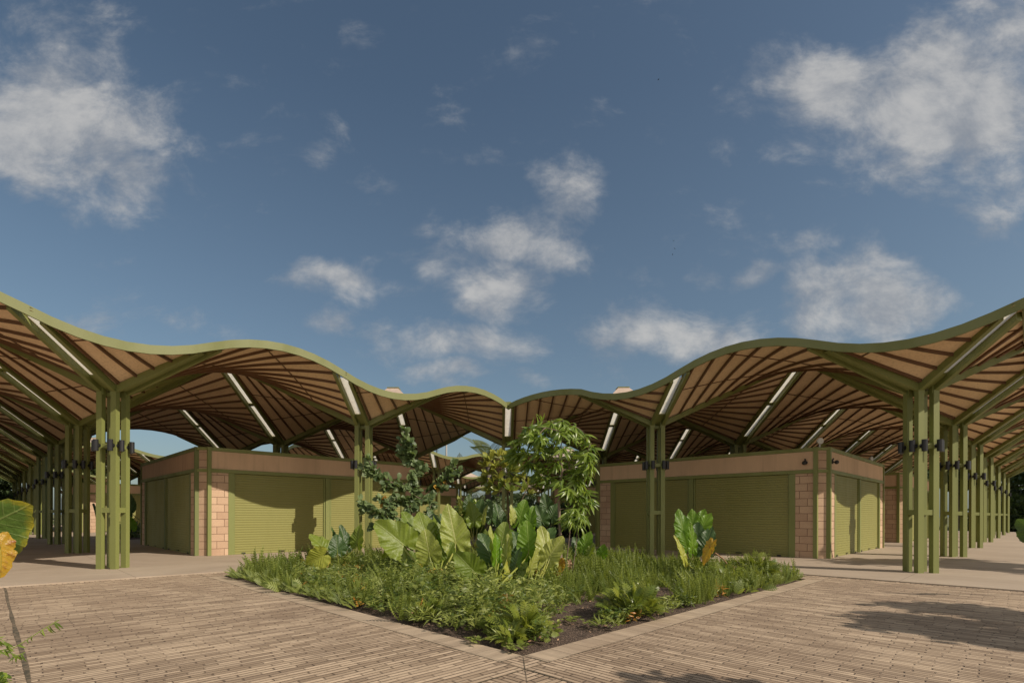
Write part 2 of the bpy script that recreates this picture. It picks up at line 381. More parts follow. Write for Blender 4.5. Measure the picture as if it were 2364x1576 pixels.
M['ear_orange'] = mat_leaf('elephant_ear_leaf_dying', (0.52, 0.34, 0.03), (0.46, 0.26, 0.03), (0.65, 0.38, 0.03), 0.35, True, (0.42, 0.38, 0.08), spots=(0.30, 0.11, 0.03))
M['ear_edge'] = mat_leaf('elephant_ear_leaf_yellow_edged', (0.075, 0.16, 0.03), (0.12, 0.2, 0.04), (0.24, 0.38, 0.03), 0.4, True, (0.28, 0.36, 0.12), edge=((0.42, 0.36, 0.03), 0.86))
M['stalk'] = mat_leaf('green_stalk', (0.20, 0.26, 0.05), (0.30, 0.30, 0.06), (0.3, 0.3, 0.05), 0.1)
M['dry'] = mat_leaf('dry_leaf', (0.34, 0.20, 0.11), (0.42, 0.29, 0.18), (0.4, 0.2, 0.1), 0.15, gloss=0.8, spots=(0.16, 0.08, 0.05))
M['grape'] = mat_leaf('round_leaf', (0.070, 0.115, 0.045), (0.17, 0.23, 0.085), (0.30, 0.42, 0.07), 0.30, gloss=0.5)
M['autumn'] = mat_leaf('orange_leaf', (0.48, 0.22, 0.04), (0.45, 0.33, 0.06), (0.5, 0.3, 0.04), 0.3)
M['mango'] = mat_leaf('drooping_leaf', (0.095, 0.165, 0.028), (0.27, 0.36, 0.060), (0.44, 0.58, 0.04), 0.40, gloss=0.33)
M['croton'] = mat_leaf('yellow_green_leaf', (0.13, 0.19, 0.035), (0.38, 0.38, 0.07), (0.45, 0.42, 0.05), 0.32)
M['fern'] = mat_leaf('fern_frond', (0.105, 0.155, 0.028), (0.28, 0.33, 0.075), (0.45, 0.52, 0.06), 0.42, gloss=0.5)
M['herb'] = mat_leaf('herb_leaf', (0.075, 0.125, 0.024), (0.32, 0.36, 0.085), (0.46, 0.54, 0.06), 0.38, gloss=0.45)
M['xanadu'] = mat_leaf('lobed_leaf', (0.11, 0.165, 0.022), (0.26, 0.28, 0.035), (0.35, 0.42, 0.03), 0.30, gloss=0.35)
M['tree'] = mat_leaf('tree_leaf', (0.030, 0.055, 0.017), (0.085, 0.120, 0.032), (0.14, 0.22, 0.03), 0.25, gloss=0.5)
M['palm'] = mat_leaf('palm_leaf', (0.065, 0.095, 0.035), (0.17, 0.18, 0.07), (0.22, 0.28, 0.05), 0.25, gloss=0.45)
M['bark'] = mat_plaster('bark', (0.20, 0.145, 0.105), 0.6, 40.0)
M['bark_grey'] = mat_plaster('bark_grey', (0.17, 0.145, 0.125), 0.7, 30.0)
M['concrete_pole'] = mat_plaster('concrete_pole', (0.45, 0.43, 0.40), 0.2)

# ------------------------------------------------------------------ plan of the place
CX, CY, PHI, S = 0.557, 19.9477, -0.018874, 4.32516
MM = S * math.sqrt(2)
def lw(i, j, z=0.0):
    c, s = math.cos(PHI), math.sin(PHI)
    return Vector((CX + S * (i * c - j * s), CY + S * (i * s + j * c), z))
def ab(a, b, z=0.0): return lw(a - b, a + b, z)
def to_ab(x, y):
    dx, dy = (x - CX) / S, (y - CY) / S; c, s = math.cos(PHI), math.sin(PHI)
    i = dx * c + dy * s; j = -dx * s + dy * c
    return (i + j) / 2, (j - i) / 2
F0, HX, HY = 1216.65, 1137.3, 1186.04
def at(px, py, d):
    """point at depth d that the photograph shows at (px, py)"""
    yy = py - 0.00282 * (px - HX)
    return Vector(((px - HX) / F0 * d, d, HC - (yy - HY) / F0 * d))
def to_px(p): return HX + F0 * p[0] / p[1], HY - F0 * (p[2] - HC) / p[1] + 0.00282 * F0 * p[0] / p[1]

# ------------------------------------------------------------------ setting: ground, slab, paving
def sheet(name, poly, z, m, parent=None):
    mb = MB(); mb.poly([(p[0] * MM, p[1] * MM, z) for p in poly]); return mb.build(name, m, parent)
GROT = PHI + R(45)
def place(o):
    o.location = (CX, CY, 0); o.rotation_euler = (0, 0, GROT); return o
mb = MB(); mb.poly([(-300, -60, -0.09), (300, -60, -0.09), (300, 500, -0.09), (-300, 500, -0.09)])
tag(mb.build('ground', M['ground']), kind='structure')
E1 = -0.365; E2 = -0.485
mb = MB(); mb.prism([(p[0] * MM, p[1] * MM) for p in ((-4.0, E1), (E1, E1), (E1, -3.2), (6.7, -3.2), (6.7, 6.7), (1.0, 6.7), (1.0, 8.7), (-4.0, 8.7))], -0.2, 0.0)
tag(place(mb.build('concrete_floor', M['slab'])), kind='structure')
BC = -1.780; WB = 0.046; SW = 0.017; ZP = -0.022
A1 = BC - WB
for nm, poly, mt in (
    ('brick_paving', ((-9, A1), (A1, A1), (A1, E1 - SW), (-9, E1 - SW)), 'pave_u'),
    ('brick_paving', ((A1, -9), (A1, A1), (E1 - SW, A1), (E1 - SW, -9)), 'pave_v'),
    ('brick_paving', ((-9, -9), (A1, A1), (-9, A1)), 'pave_v'),
    ('brick_paving', ((-9, -9), (A1, -9), (A1, A1)), 'pave_u'),
    ('stone_border', ((A1, BC), (BC, BC), (BC, E2), (A1, E2)), 'border_u'),
    ('stone_border', ((BC, A1), (E2, A1), (E2, BC), (BC, BC)), 'border_v'),
    ('brick_paving', ((A1, A1), (BC, BC), (A1, BC)), 'pave_v'),
    ('brick_paving', ((A1, A1), (BC, A1), (BC, BC)), 'pave_u'),
    ('brick_paving', ((A1, E2), (E2, E2), (E2, E1 - SW), (A1, E1 - SW)), 'pave_u'),
    ('brick_paving', ((E2, A1), (E1 - SW, A1), (E1 - SW, E1 - SW), (E2, E1 - SW)), 'pave_v'),
    ('edge_course', ((-9, E1 - SW), (E1 - SW, E1 - SW), (E1 - SW, E1), (-9, E1)), 'soldier_u'),
    ('edge_course', ((E1 - SW, -9), (E1, -9), (E1, E1), (E1 - SW, E1)), 'soldier_v')):
    tag(place(sheet(nm, poly, ZP, M[mt])), kind='structure')
# dark joints, laid 4 mm above the bricks
mj, Nj, bj, Pj = new_mat('mossy_joint')
nj = Nj.noise(Pj, 14, 5, 0.7); Nj.put(bj.inputs['Base Color'], Nj.mix(Nj.ramp(nj, 0.4, 0.65), (0.055, 0.048, 0.03, 1), (0.19, 0.14, 0.09, 1))); bj.inputs['Roughness'].default_value = 1
mb = MB()
def jl(a0, b0, a1, b1, w):
    d = Vector((a1 - a0, b1 - b0, 0)).normalized(); n = Vector((-d.y, d.x, 0)) * w * 0.5
    P0, P1 = Vector((a0 * MM, b0 * MM, ZP + 0.004)), Vector((a1 * MM, b1 * MM, ZP + 0.004))
    k = 40; L = []; Rr = []
    for q in range(k + 1):
        p = P0.lerp(P1, q / k); L.append(p + n * random.uniform(0.5, 1.5)); Rr.append(p - n * random.uniform(0.5, 1.5))
    mb.grid([L, Rr])
jl(-2.290, E1 - SW, -2.290, -4, 0.035)
jl(A1, A1, A1, E1 - SW, 0.008); jl(A1, A1, E1 - SW, A1, 0.006)
jl(-5, A1, A1, A1, 0.014); jl(A1, A1, A1, -5, 0.014); jl(A1, BC, BC, BC, 0.008); jl(BC, A1, BC, BC, 0.012)
jl(-5, A1 - 0.047, A1 - 0.05, A1 - 0.047, 0.010); jl(A1 - 0.047, A1 - 0.05, A1 - 0.047, -5, 0.010); jl(-3, -3, BC, BC, 0.004)
tag(place(mb.build('paving_joint', mj)), kind='structure')
# soil of the planting bed
def bumpy(name, a0, a1, b0, b1, n, z, amp, edge=True):
    mb = MB(); rows = []
    for i in range(n + 1):
        r = []
        for j in range(n + 1):
            a = a0 + (a1 - a0) * i / n; b = b0 + (b1 - b0) * j / n
            e = min(i, j, n - i, n - j) / (n * 0.12); e = min(1.0, e)
            r.append((a * MM, b * MM, z + amp * e * (0.6 + 0.4 * math.sin(a * 31) * math.cos(b * 27) + random.uniform(-.25, .25))))
        rows.append(r)
    mb.grid(rows); o = mb.build(name, M['soil'], smooth=True); return tag(place(o), kind='structure')
bumpy('planting_soil', BC, E2, BC, E2, 60, -0.05, 0.07)
HOLES = [(1, 1), (-1, 3), (3, 3), (5, 1), (1, 5), (5, 5), (-1, 7)]
KIOSKS = [(-1, 1), (1, -1), (3, 1), (1, 3), (3, -1), (-1, 5), (5, 3), (3, 5)]
for (a, b) in HOLES: bumpy('planting_soil', a - .6, a + .6, b - .6, b + .6, 10, 0.004, 0.03)

# ------------------------------------------------------------------ canopy
Z0, DZ = 3.86, 2.0
def inside(a, b):
    if a < -3.25 or b < -2.25 or a > 6.25: return False
    if a < -0.25 and b < -0.25: return False
    if b > 6.25 and (a > 0.25 or b > 8.25): return False
    for (p, q) in HOLES:
        if abs(a - p) < 0.75 and abs(b - q) < 0.75: return False
    return True
def low(i, j): return (i + j) % 2 == 0
def hi_(p, q): return 0.0 if low(p, q) else (0.62 if (p, q) == (-1, 4) else 1.0)
def kappa(si, sj):
    """extra camber of the squares at the outer edges (front rows sag opposite a column, rise between two)"""
    lows = [((i + j) // 2, (j - i) // 2) for i in (si, si + 1) for j in (sj, sj + 1) if low(i, j)]
    for row in ('b0', 'a0'):
        on = [p for p in lows if (p[1] == 0 and p[0] <= 0 if row == 'b0' else p[0] == 0 and p[1] <= 0)]
        ca = sum(p[0] for p in lows) / 2; cb = sum(p[1] for p in lows) / 2
        if len(on) == 2: return 0.12
        if len(on) == 1:
            other = [p for p in lows if p not in on][0]
            if (row == 'b0' and other[1] < 0 and other[0] <= 0) or (row == 'a0' and other[0] < 0 and other[1] <= 0): return -0.16
    return 0.0
KAP = {}
def zsurf(i, j):
    si, sj = math.floor(i + 1e-9), math.floor(j + 1e-9)
    s, t = min(1, max(0, i - si)), min(1, max(0, j - sj))
    k = KAP.get((si, sj))
    if k is None: k = KAP[(si, sj)] = kappa(si, sj)
    g = hi_
    z = (1 - s) * (1 - t) * g(si, sj) + s * (1 - t) * g(si + 1, sj) + (1 - s) * t * g(si, sj + 1) + s * t * g(si + 1, sj + 1)
    return Z0 + DZ * z + k * 16 * s * (1 - s) * t * (1 - t)
def ins_ij(i, j): return inside((i + j) / 2, (j - i) / 2)
def L3(i, j, dz=0.0): return Vector((i * S, j * S, zsurf(i, j) + dz))
hall = empty('market_canopy', (CX, CY, 0), PHI)
tag(hall, 'undulating market hall roof of brown ribbed ceiling boards with green edge on clustered green posts', 'market hall')
squares = []
for si in range(-10, 15):
    for sj in range(-6, 15):
        pc = [(si + (k + .5) / 4, sj + (l + .5) / 4) for k in range(4) for l in range(4)]
        if any(ins_ij(*p) for p in pc):
            c = lw(si + .5, sj + .5); 
            if c.y < 1: continue
            squares.append((c.length, si, sj))
squares.sort()
NG = 12
def square_mesh(si, sj, shell, ribs):
    T = 0.05
    full = all(ins_ij(si + u, sj + v) for u in (.02, .25, .5, .75, .98) for v in (.02, .25, .5, .75, .98))
    n = NG
    for p in range(n):
        for q in range(n):
            x0, x1, y0, y1 = si + p / n, si + (p + 1) / n, sj + q / n, sj + (q + 1) / n
            GX = lambda u: min(max(u, si + 0.0235), si + 1 - 0.0235)
            cs = [(x0, y0), (x1, y0), (x1, y1), (x0, y1)]; mc = ((x0 + x1) / 2, (y0 + y1) / 2)
            if full: tris = [cs]
            else:
                tris = []
                for e in range(4):
                    A, B = cs[e], cs[(e + 1) % 4]; g = ((A[0] + B[0] + mc[0]) / 3, (A[1] + B[1] + mc[1]) / 3)
                    if ins_ij(*g): tris.append([A, B, mc])
            for t in tris:
                shell.poly([L3(GX(u), v, -T) for u, v in t[::-1]], 0)
                shell.poly([L3(GX(u), v, 0.0) for u, v in t], 1)
    along_x = (si + sj) % 2 == 0
    def runs(fn):
        K = 48; out = []; cur = None
        for k in range(K):
            ok = ins_ij(*fn((k + .5) / K))
            if ok and cur is None: cur = k / K
            if not ok and cur is not None: out.append((cur, k / K)); cur = None
        if cur is not None: out.append((cur, 1.0))
        return [(max(a, .045), min(b, .955)) for a, b in out if min(b, .955) - max(a, .045) > .03]
    def bar(fn, w, h, sidev, dz):
        for a, b in runs(fn):
            k = max(2, int((b - a) * 10) + 1)
            pts = [L3(*fn(a + (b - a) * q / k), dz) for q in range(k + 1)]
            ribs.strip(pts, sidev, Vector((0, 0, 1)), w, h)
    for k in range(11):
        c = .06 + .88 * k / 10
        if along_x: bar(lambda s_: (si + s_, sj + c), .040, .062, Vector((0, 1, 0)), -T + 0.003)
        else: bar(lambda s_: (si + c, sj + s_), .040, .062, Vector((1, 0, 0)), -T + 0.003)
    for c in (.34, .67):
        if along_x: bar(lambda s_: (si + c, sj + s_), .022, .022, Vector((1, 0, 0)), -T + 0.002)
        else: bar(lambda s_: (si + s_, sj + c), .022, .022, Vector((0, 1, 0)), -T + 0.002)
fs, fr = MB(), MB()
for n_, (dd, si, sj) in enumerate(squares):
    if n_ < 92:
        a, b = MB(), MB(); square_mesh(si, sj, a, b)
        o = a.build('roof_panel', [M['ceiling'], M['roof_top']], hall); b.build('ribs', M['rib'], o)
    else: square_mesh(si, sj, fs, fr)
if fs.f:
    o = fs.build('roof_panel', [M['ceiling'], M['roof_top']], hall); o['kind'] = 'stuff'
    fr.build('ribs', M['rib'], o)
# fascia along every edge of the roof
def fascia(loop, closed=True, name='fascia'):
    pts = []
    for k in range(len(loop)):
        A = Vector(loop[k]); B = Vector(loop[(k + 1) % len(loop)])
        n = max(1, int(round((B - A).length / 0.0625)))
        pts += [A.lerp(B, q / n) for q in range(n)]
    area = sum(pts[k].x * pts[(k + 1) % len(pts)].y - pts[(k + 1) % len(pts)].x * pts[k].y for k in range(len(pts)))
    n = len(pts); rows = [[], [], [], []]
    hole = loop_is_hole(loop)
    for k in range(n):
        p = pts[k]; t0 = (p - pts[k - 1]).normalized(); t1 = (pts[(k + 1) % n] - p).normalized()
        n0 = Vector((t0.y, -t0.x)); n1 = Vector((t1.y, -t1.x))
        if (area < 0) != hole: n0, n1 = -n0, -n1
        mt = (n0 + n1); mt = mt / max(0.3, mt.dot(n1)) 
        w = 0.045 / MM
        a0, b0 = p.x, p.y; a1, b1 = p.x + mt.x * w, p.y + mt.y * w
        z = zsurf(a0 - b0, a0 + b0)
        for r_, (aa, bb, zz) in enumerate(((a0, b0, z + 0.035), (a1, b1, z + 0.035), (a1, b1, z - 0.145), (a0, b0, z - 0.145))):
            rows[r_].append(((aa - bb) * S, (aa + bb) * S, zz))
    mb = MB()
    base = 0
    for r_ in range(4): mb.v += rows[r_]
    for k in range(n):
        k2 = (k + 1) % n
        for r_ in range(4):
            r2 = (r_ + 1) % 4
            mb.f.append((r_ * n + k, r_ * n + k2, r2 * n + k2, r2 * n + k)); mb.m.append(0)
    return mb.build(name, M['green_edge'], hall)
def loop_is_hole(loop): return len(loop) == 4
OUT = [(-.25, -.25), (-3.25, -.25), (-3.25, 8.25), (.25, 8.25), (.25, 6.25), (6.25, 6.25), (6.25, -2.25), (-.25, -2.25)]
fascia(OUT)
for (p, q) in HOLES:
    if (p, q) != (-1, 7): fascia([(p - .75, q - .75), (p + .75, q - .75), (p + .75, q + .75), (p - .75, q + .75)])
fascia([(-1.75, 6.25), (-.25, 6.25), (-.25, 7.75), (-1.75, 7.75)])
# beams (pairs of members) from each column to each high point, with skylight strips in the pairs that run north-south
PO = 0.155; PW = 0.118
cols_ij = []
for i in range(-12, 15):
    for j in range(-6, 17):
        if low(i, j):
            a, b = (i + j) // 2, (j - i) // 2
            if inside(a, b) and lw(i, j).y > 1: cols_ij.append((lw(i, j).length, i, j))
cols_ij.sort()
beams = []
for (dd, i, j) in cols_ij:
    for (di, dj) in ((1, 0), (-1, 0), (0, 1), (0, -1)): beams.append((lw(i + di * .5, j + dj * .5).length, i, j, di, dj))
beams.sort()
far = MB()
for n_, (dd, i, j, di, dj) in enumerate(beams):
    def reach(off):
        for k in range(1, 401):
            if not ins_ij(i + di * k / 400 - dj * off / S, j + dj * k / 400 + di * off / S): return (k - 1) / 400
        return 1.0
    tm = {sg: min(reach(sg * (PO + .045)), reach(sg * (PO - .045))) for sg in (-1, 1)}
    tmax = min(tm.values())
    mb = MB() if n_ < 100 else far
    DB = DZ * hi_(i + di, j + dj)
    side = Vector((-dj, di, 0))
    t0 = 0.075 / S
    for sg in (-1, 1):
        off = side * (PO * sg)
        P = lambda t, dz, off=off: Vector((i * S + di * S * t, j * S + dj * S * t, Z0 + DB * t + dz)) + off
        mb.strip([P(t0, -0.012), P(tm[sg], -0.012)], side, Vector((0, 0, 1)), 0.085, 0.155)
    Pc = lambda t, dz: Vector((i * S + di * S * t, j * S + dj * S * t, Z0 + DB * t + dz))
    if di != 0:    # channel closed with a green plate
        mb.strip([Pc(0.05, -0.075), Pc(tmax, -0.075)], side, Vector((0, 0, 1)), 0.205, 0.03)
    else:
        for ta_, tb_ in ((0.0, 0.12), (0.52, 0.54), (0.94, 1.0)):
            if ta_ < tmax: mb.strip([Pc(ta_, 0.055), Pc(min(tb_, tmax), 0.055)], side, Vector((0, 0, 1)), 0.206, 0.12)
    bo = mb.build('beam', M['green'], hall) if n_ < 100 else None
    if dj != 0:
        for (u0, u1) in ((0.12, 0.52), (0.54, 0.94)):
            u1 = min(u1, tmax)
            if u1 - u0 < 0.1: continue
            sk = MB(); sk.strip([Pc(u0, -0.022), Pc(u1, -0.022)], side, Vector((0, 0, 1)), 0.212, 0.010)
            far_sk = bo if bo else hall
            if bo: sk.build('skylight', M['skylight'], bo)
            else:
                if 'FSK' not in globals(): FSK = MB()
                FSK.strip([Pc(u0, -0.022), Pc(u1, -0.022)], side, Vector((0, 0, 1)), 0.212, 0.010)
o = far.build('beam', M['green'], hall); o['kind'] = 'stuff'
if 'FSK' in globals(): FSK.build('skylight', M['skylight'], o)
# caps on the roof peaks
for (dd, si, sj) in squares:
    pass
peaks = set()
for i in range(-12, 15):
    for j in range(-6, 17):
        if not low(i, j) and (i, j) != (-1, 4) and ins_ij(i, j) and lw(i, j).y > 1: peaks.add((i, j))
for (i, j) in sorted(peaks, key=lambda p: lw(*p).length)[:60]:
    mb = MB(); z = Z0 + DZ; x, y = i * S, j * S
    r0, r1 = 0.50, 0.19
    lo_, hi_ = [(x - r0, y - r0), (x + r0, y - r0), (x + r0, y + r0), (x - r0, y + r0)], [(x - r1, y - r1), (x + r1, y - r1), (x + r1, y + r1), (x - r1, y + r1)]
    for k in range(4):
        k2 = (k + 1) % 4
        mb.poly([(*lo_[k], z - DZ * r0 / S * 1.0 - .02), (*lo_[k2], z - DZ * r0 / S - .02), (*hi_[k2], z + .075), (*hi_[k], z + .075)], 0)
    mb.box(x - r1 - .03, x + r1 + .03, y - r1 - .03, y + r1 + .03, z + .075, z + .10, 1)
    mb.build('roof_cap', [M['roof_top'], M['green']], hall)
# columns: four posts tied by rails, eight lamps each
def lamp_mesh():
    mb = MB(); mb.tube([(0.085, 0, -0.12), (0.085, 0, 0.12)], 0.052, 14); mb.tube([(-0.005, 0, 0), (0.05, 0, 0)], [0.03, 0.022], 10)
    mb.tube([(-0.004, 0, 0), (0.006, 0, 0)], 0.045, 12)
    o = mb.build('spot_lamp', M['black']); return o
proto = None
lamp0 = lamp_mesh()
for n_, (dd, i, j) in enumerate(cols_ij):
    if proto is None:
        c = MB()
        for sx in (-1, 1):
            for sy in (-1, 1):
                c.box(sx * PO - PW / 2, sx * PO + PW / 2, sy * PO - PW / 2, sy * PO + PW / 2, -0.02, 3.815)
        q = PO - PW / 2
        for zc, hh in ((1.26, .055), (2.64, .05)):
            for s_ in (-1, 1):
                c.box(-q, q, s_ * PO - .05, s_ * PO + .05, zc - hh, zc + hh)
                c.box(s_ * PO - .05, s_ * PO + .05, -q, q, zc - hh, zc + hh)
        c.box(-q + .002, q - .002, -q + .002, q - .002, 3.72, 3.80)
        proto = c.build('column', M['green'], hall); proto.location = (i * S, j * S, 0); cur = proto; first = True
        for sx in (-1, 1):
            for sy in (-1, 1):
                for fx in (0, 1):
                    l_ = lamp0 if first else lamp0.copy()
                    if not first: COL.objects.link(l_)
                    first = False; l_.parent = cur
                    if fx: l_.location = (sx * (PO + PW / 2), sy * PO, 2.64); l_.rotation_euler = (0, 0, 0 if sx > 0 else math.pi)
                    else: l_.location = (sx * PO, sy * (PO + PW / 2), 2.64); l_.rotation_euler = (0, 0, math.pi / 2 * sy)
    else:
        cur = copy_tree(proto, hall); cur.location = (i * S, j * S, 0)

# ------------------------------------------------------------------ kiosks
KH = 3.87; KC = 0.27
def kiosk(a, b, label, stained=False):
    root = empty('market_kiosk', ab(a, b), GROT)
    tag(root, label, 'kiosk')
    Hh = KH
    octo = lambda r: [(-r, -r + KC), (-r, r - KC), (-r + KC, r), (r - KC, r), (r, r - KC), (r, -r + KC), (r - KC, -r), (-r + KC, -r)][::-1]
    # roof slab
    mb = MB(); mb.prism(octo(Hh - .06), 2.93, 3.02); mb.build('roof_slab', M['roof_top'], root)
    # block walls: piers, chamfer infill, and the wall behind the shutters
    w = MB()
    for k in range(4):
        rot = Matrix.Rotation(k * math.pi / 2, 3, 'Z')
        def bx(x0, x1, y0, y1, z0, z1, mbx, m=0):
            s0 = len(mbx.v); mbx.box(x0, x1, y0, y1, z0, z1, m)
            for q in range(s0, len(mbx.v)): mbx.v[q] = tuple(rot @ Vector(mbx.v[q]))
        for sg in (-1, 1):
            x0, x1 = sorted((sg * 3.06, sg * (Hh - KC - .09)))
            w = MB(); bx(x0, x1, -Hh + .035, -Hh + .20, 0.0, 2.36, w); w.build('block_pier', M['block'], root)
        # chamfer infill
        w = MB(); s0 = 0
        w.prism([(-Hh + .085, -Hh + KC + .0), (-Hh + .16, -Hh + KC + .08), (-Hh + KC + .08, -Hh + .16), (-Hh + KC + .0, -Hh + .085)], 0.0, 3.0)
        for q in range(s0, len(w.v)): w.v[q] = tuple(rot @ Vector(w.v[q]))
        w.build('corner_wall', M['block'], root)
    for k in range(4):
        rot = Matrix.Rotation(k * math.pi / 2, 3, 'Z')
        def fin(mb, name, mt, par=root, **kw):
            mb.v = [tuple(rot @ Vector(p)) for p in mb.v]; return mb.build(name, mt, par, **kw)
        fz = MB(); e = Hh - KC - .085
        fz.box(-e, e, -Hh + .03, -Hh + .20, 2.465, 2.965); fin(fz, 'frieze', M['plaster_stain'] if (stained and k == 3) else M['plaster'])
        fr_ = MB()
        for sg in (-1, 1):
            xx = sg * (Hh - KC - .035)
            fr_.box(xx - .05, xx + .05, -Hh - .005, -Hh + .12, 0, 3.075)
            xx = sg * 2.98; fr_.box(xx - .08, xx + .08, -Hh + .025, -Hh + .12, 0, 2.36)
            xx = sg * 2.90; fr_.box(xx - .022, xx + .022, -Hh + .045, -Hh + .122, 0, 2.355)
        fr_.box(-.075, .075, -Hh + .025, -Hh + .12, 0, 2.36)
        for sg in (-1, 1): fr_.box(sg * .11 - .022, sg * .11 + .022, -Hh + .045, -Hh + .122, 0, 2.355)
        e2 = Hh - KC - .088
        fr_.box(-e2, e2, -Hh + .005, -Hh + .19, 2.362, 2.463)
        fr_.box(-e2, e2, -Hh + .002, -Hh + .21, 2.967, 3.07)
        # tie pieces over the chamfer
        for z0, z1 in ((2.37, 2.455), (2.985, 3.065)):
            p0 = Vector((-Hh + .02, -Hh + KC - .0)); p1 = Vector((-Hh + KC, -Hh + .02)); d_ = (p1 - p0).normalized(); nn = Vector((-d_.y, d_.x)) * .1
            fr_.prism([tuple(p0 + d_ * .03), tuple(p1 - d_ * .03), tuple(p1 - d_ * .03 + nn), tuple(p0 + d_ * .03 + nn)], z0, z1)
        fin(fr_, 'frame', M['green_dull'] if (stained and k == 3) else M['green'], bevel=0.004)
        for sg in (-1, 1):
            sh = MB(); x0, x1 = sorted((sg * .132, sg * 2.878)); rows = []
            nsl = 33; hs = 2.36 / nsl; y = -Hh + .085
            for q in range(nsl):
                z = q * hs
                for dz, dy in ((0.0, .006), (.003, -.004), (.035, -.007), (hs - .009, -.005), (hs - .005, .006)):
                    rows.append([(x0, y + dy, z + dz), (x1, y + dy, z + dz)])
            sh.grid(rows); so = fin(sh, 'roller_shutter', M['shutter'])
            hd = MB(); hd.box((x0 + x1) / 2 - .09, (x0 + x1) / 2 + .09, -Hh + .045, -Hh + .07, .04, .06)
            for xx in (x0 + .25, x1 - .25): hd.box(xx - .05, xx + .05, -Hh + .05, -Hh + .072, .012, .05)
            fin(hd, 'latch', M['black'], so)
    return root
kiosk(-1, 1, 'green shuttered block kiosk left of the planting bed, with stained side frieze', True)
kiosk(1, -1, 'green shuttered block kiosk right of the planting bed, with lamps on its corner')
kiosk(1, 3, 'small looking green kiosk far behind the centre plants, left one of the pair')
kiosk(3, 1, 'shaded green kiosk far behind the drooping tree')
kiosk(-1, 5, 'far block kiosk seen between the post clusters at left')
kiosk(3, -1, 'far block kiosk seen between the right kiosk and the right post cluster')
kiosk(3, 5, 'most distant brown frieze kiosk seen under the far roof left of centre')
kiosk(5, 3, 'most distant brown frieze kiosk seen under the far roof right of centre')
# camera domes / flood lamp on the right kiosk
def on_kiosk(a, b, lx, ly, z):
    o = ab(a, b); c, s = math.cos(GROT), math.sin(GROT); return Vector((o.x + lx * c - ly * s, o.y + lx * s + ly * c, z))
def cctv(loc, rz, label):
    t = empty('security_camera', loc, rz); tag(t, label, 'camera')
    mb = MB(); mb.tube([(0, -.0, 0), (0, -.035, 0)], .055, 16); mb.build('base', M['black'], t)
    mb = MB(); mb.tube([(0, -.035, 0), (0, -.085, -.01)], .02, 8); mb.tube([(0, -.02, .05), (0, -.05, .10)], .02, 8); mb.build('arm', M['black'], t)
    mb = MB(); rows = []
    for q in range(9):
        th = math.pi * q / 8; rows.append([(.058 * math.sin(th) * math.cos(f_), -.12 + .058 * math.sin(th) * math.sin(f_), -.015 + .058 * math.cos(th)) for f_ in [2 * math.pi * k / 14 for k in range(14)]])
    mb.grid(rows, close=True); mb.build('dome', M['black'], t, smooth=True)
cctv(on_kiosk(1, -1, -KH + .02, -KH + .55, 2.66), GROT - math.pi / 2, 'black dome camera on shaded left face of right kiosk frieze')
cctv(on_kiosk(1, -1, -KH + .5, -KH + .03, 2.68), GROT, 'black dome camera on sunlit right face of right kiosk frieze')
def roof_lamp(loc, rz, label):
    t = empty('flood_lamp', loc, rz); tag(t, label, 'lamp')
    mb = MB(); mb.tube([(0, 0, 0), (0, 0, .12)], .022, 8); mb.build('stand', M['white'], t)
    mb = MB(); mb.tube([(0, -.045, .19), (0, .03, .19)], [.088, .075], 24); mb.tube([(0, -.052, .19), (0, -.046, .19)], .07, 24); mb.build('lamp_head', M['white'], t)
p = on_kiosk(1, -1, -KH + .20, -KH + .25, 3.06)
roof_lamp(p, 0, 'small round pale lamp standing on the right kiosk roof corner')
roof_lamp(on_kiosk(1, -1, KH - .9, -KH + .3, 3.06), 0.4, 'tiny pale lamp farther along the right kiosk roof edge')

# ------------------------------------------------------------------ vectorised leaves
def np_mesh(name, V, Fl, mats, parent=None, var=None, blade=None, smooth=True, midx=None):
    """V (n,3), Fl (m,k) faces with constant k"""
    me = bpy.data.meshes.new(name); m, k = Fl.shape
    me.vertices.add(len(V)); me.vertices.foreach_set('co', np.asarray(V, dtype=np.float32).ravel())
    me.loops.add(m * k); me.loops.foreach_set('vertex_index', Fl.astype(np.int32).ravel())
    me.polygons.add(m); me.polygons.foreach_set('loop_start', np.arange(0, m * k, k, dtype=np.int32)); me.polygons.foreach_set('loop_total', np.full(m, k, dtype=np.int32))
    if not isinstance(mats, (list, tuple)): mats = [mats]
    for q in mats: me.materials.append(q)
    if midx is not None: me.polygons.foreach_set('material_index', midx.astype(np.int32))
    if smooth: me.polygons.foreach_set('use_smooth', np.ones(m, dtype=bool))
    if var is not None:
        a = me.attributes.new('var', 'FLOAT', 'POINT'); a.data.foreach_set('value', var.astype(np.float32))
    if blade is not None:
        a = me.attributes.new('blade', 'FLOAT_VECTOR', 'POINT'); a.data.foreach_set('vector', blade.astype(np.float32).ravel())
    me.update(calc_edges=True); me.validate()
    o = bpy.data.objects.new(name, me); COL.objects.link(o)
    if parent: o.parent = parent
    return o
def unit(a): return a / np.maximum(1e-9, np.linalg.norm(a, axis=-1, keepdims=True))
def frames(D, U):
    D = unit(D); Y = unit(np.cross(U, D)); Z = np.cross(D, Y); return np.stack([D, Y, Z], -1)
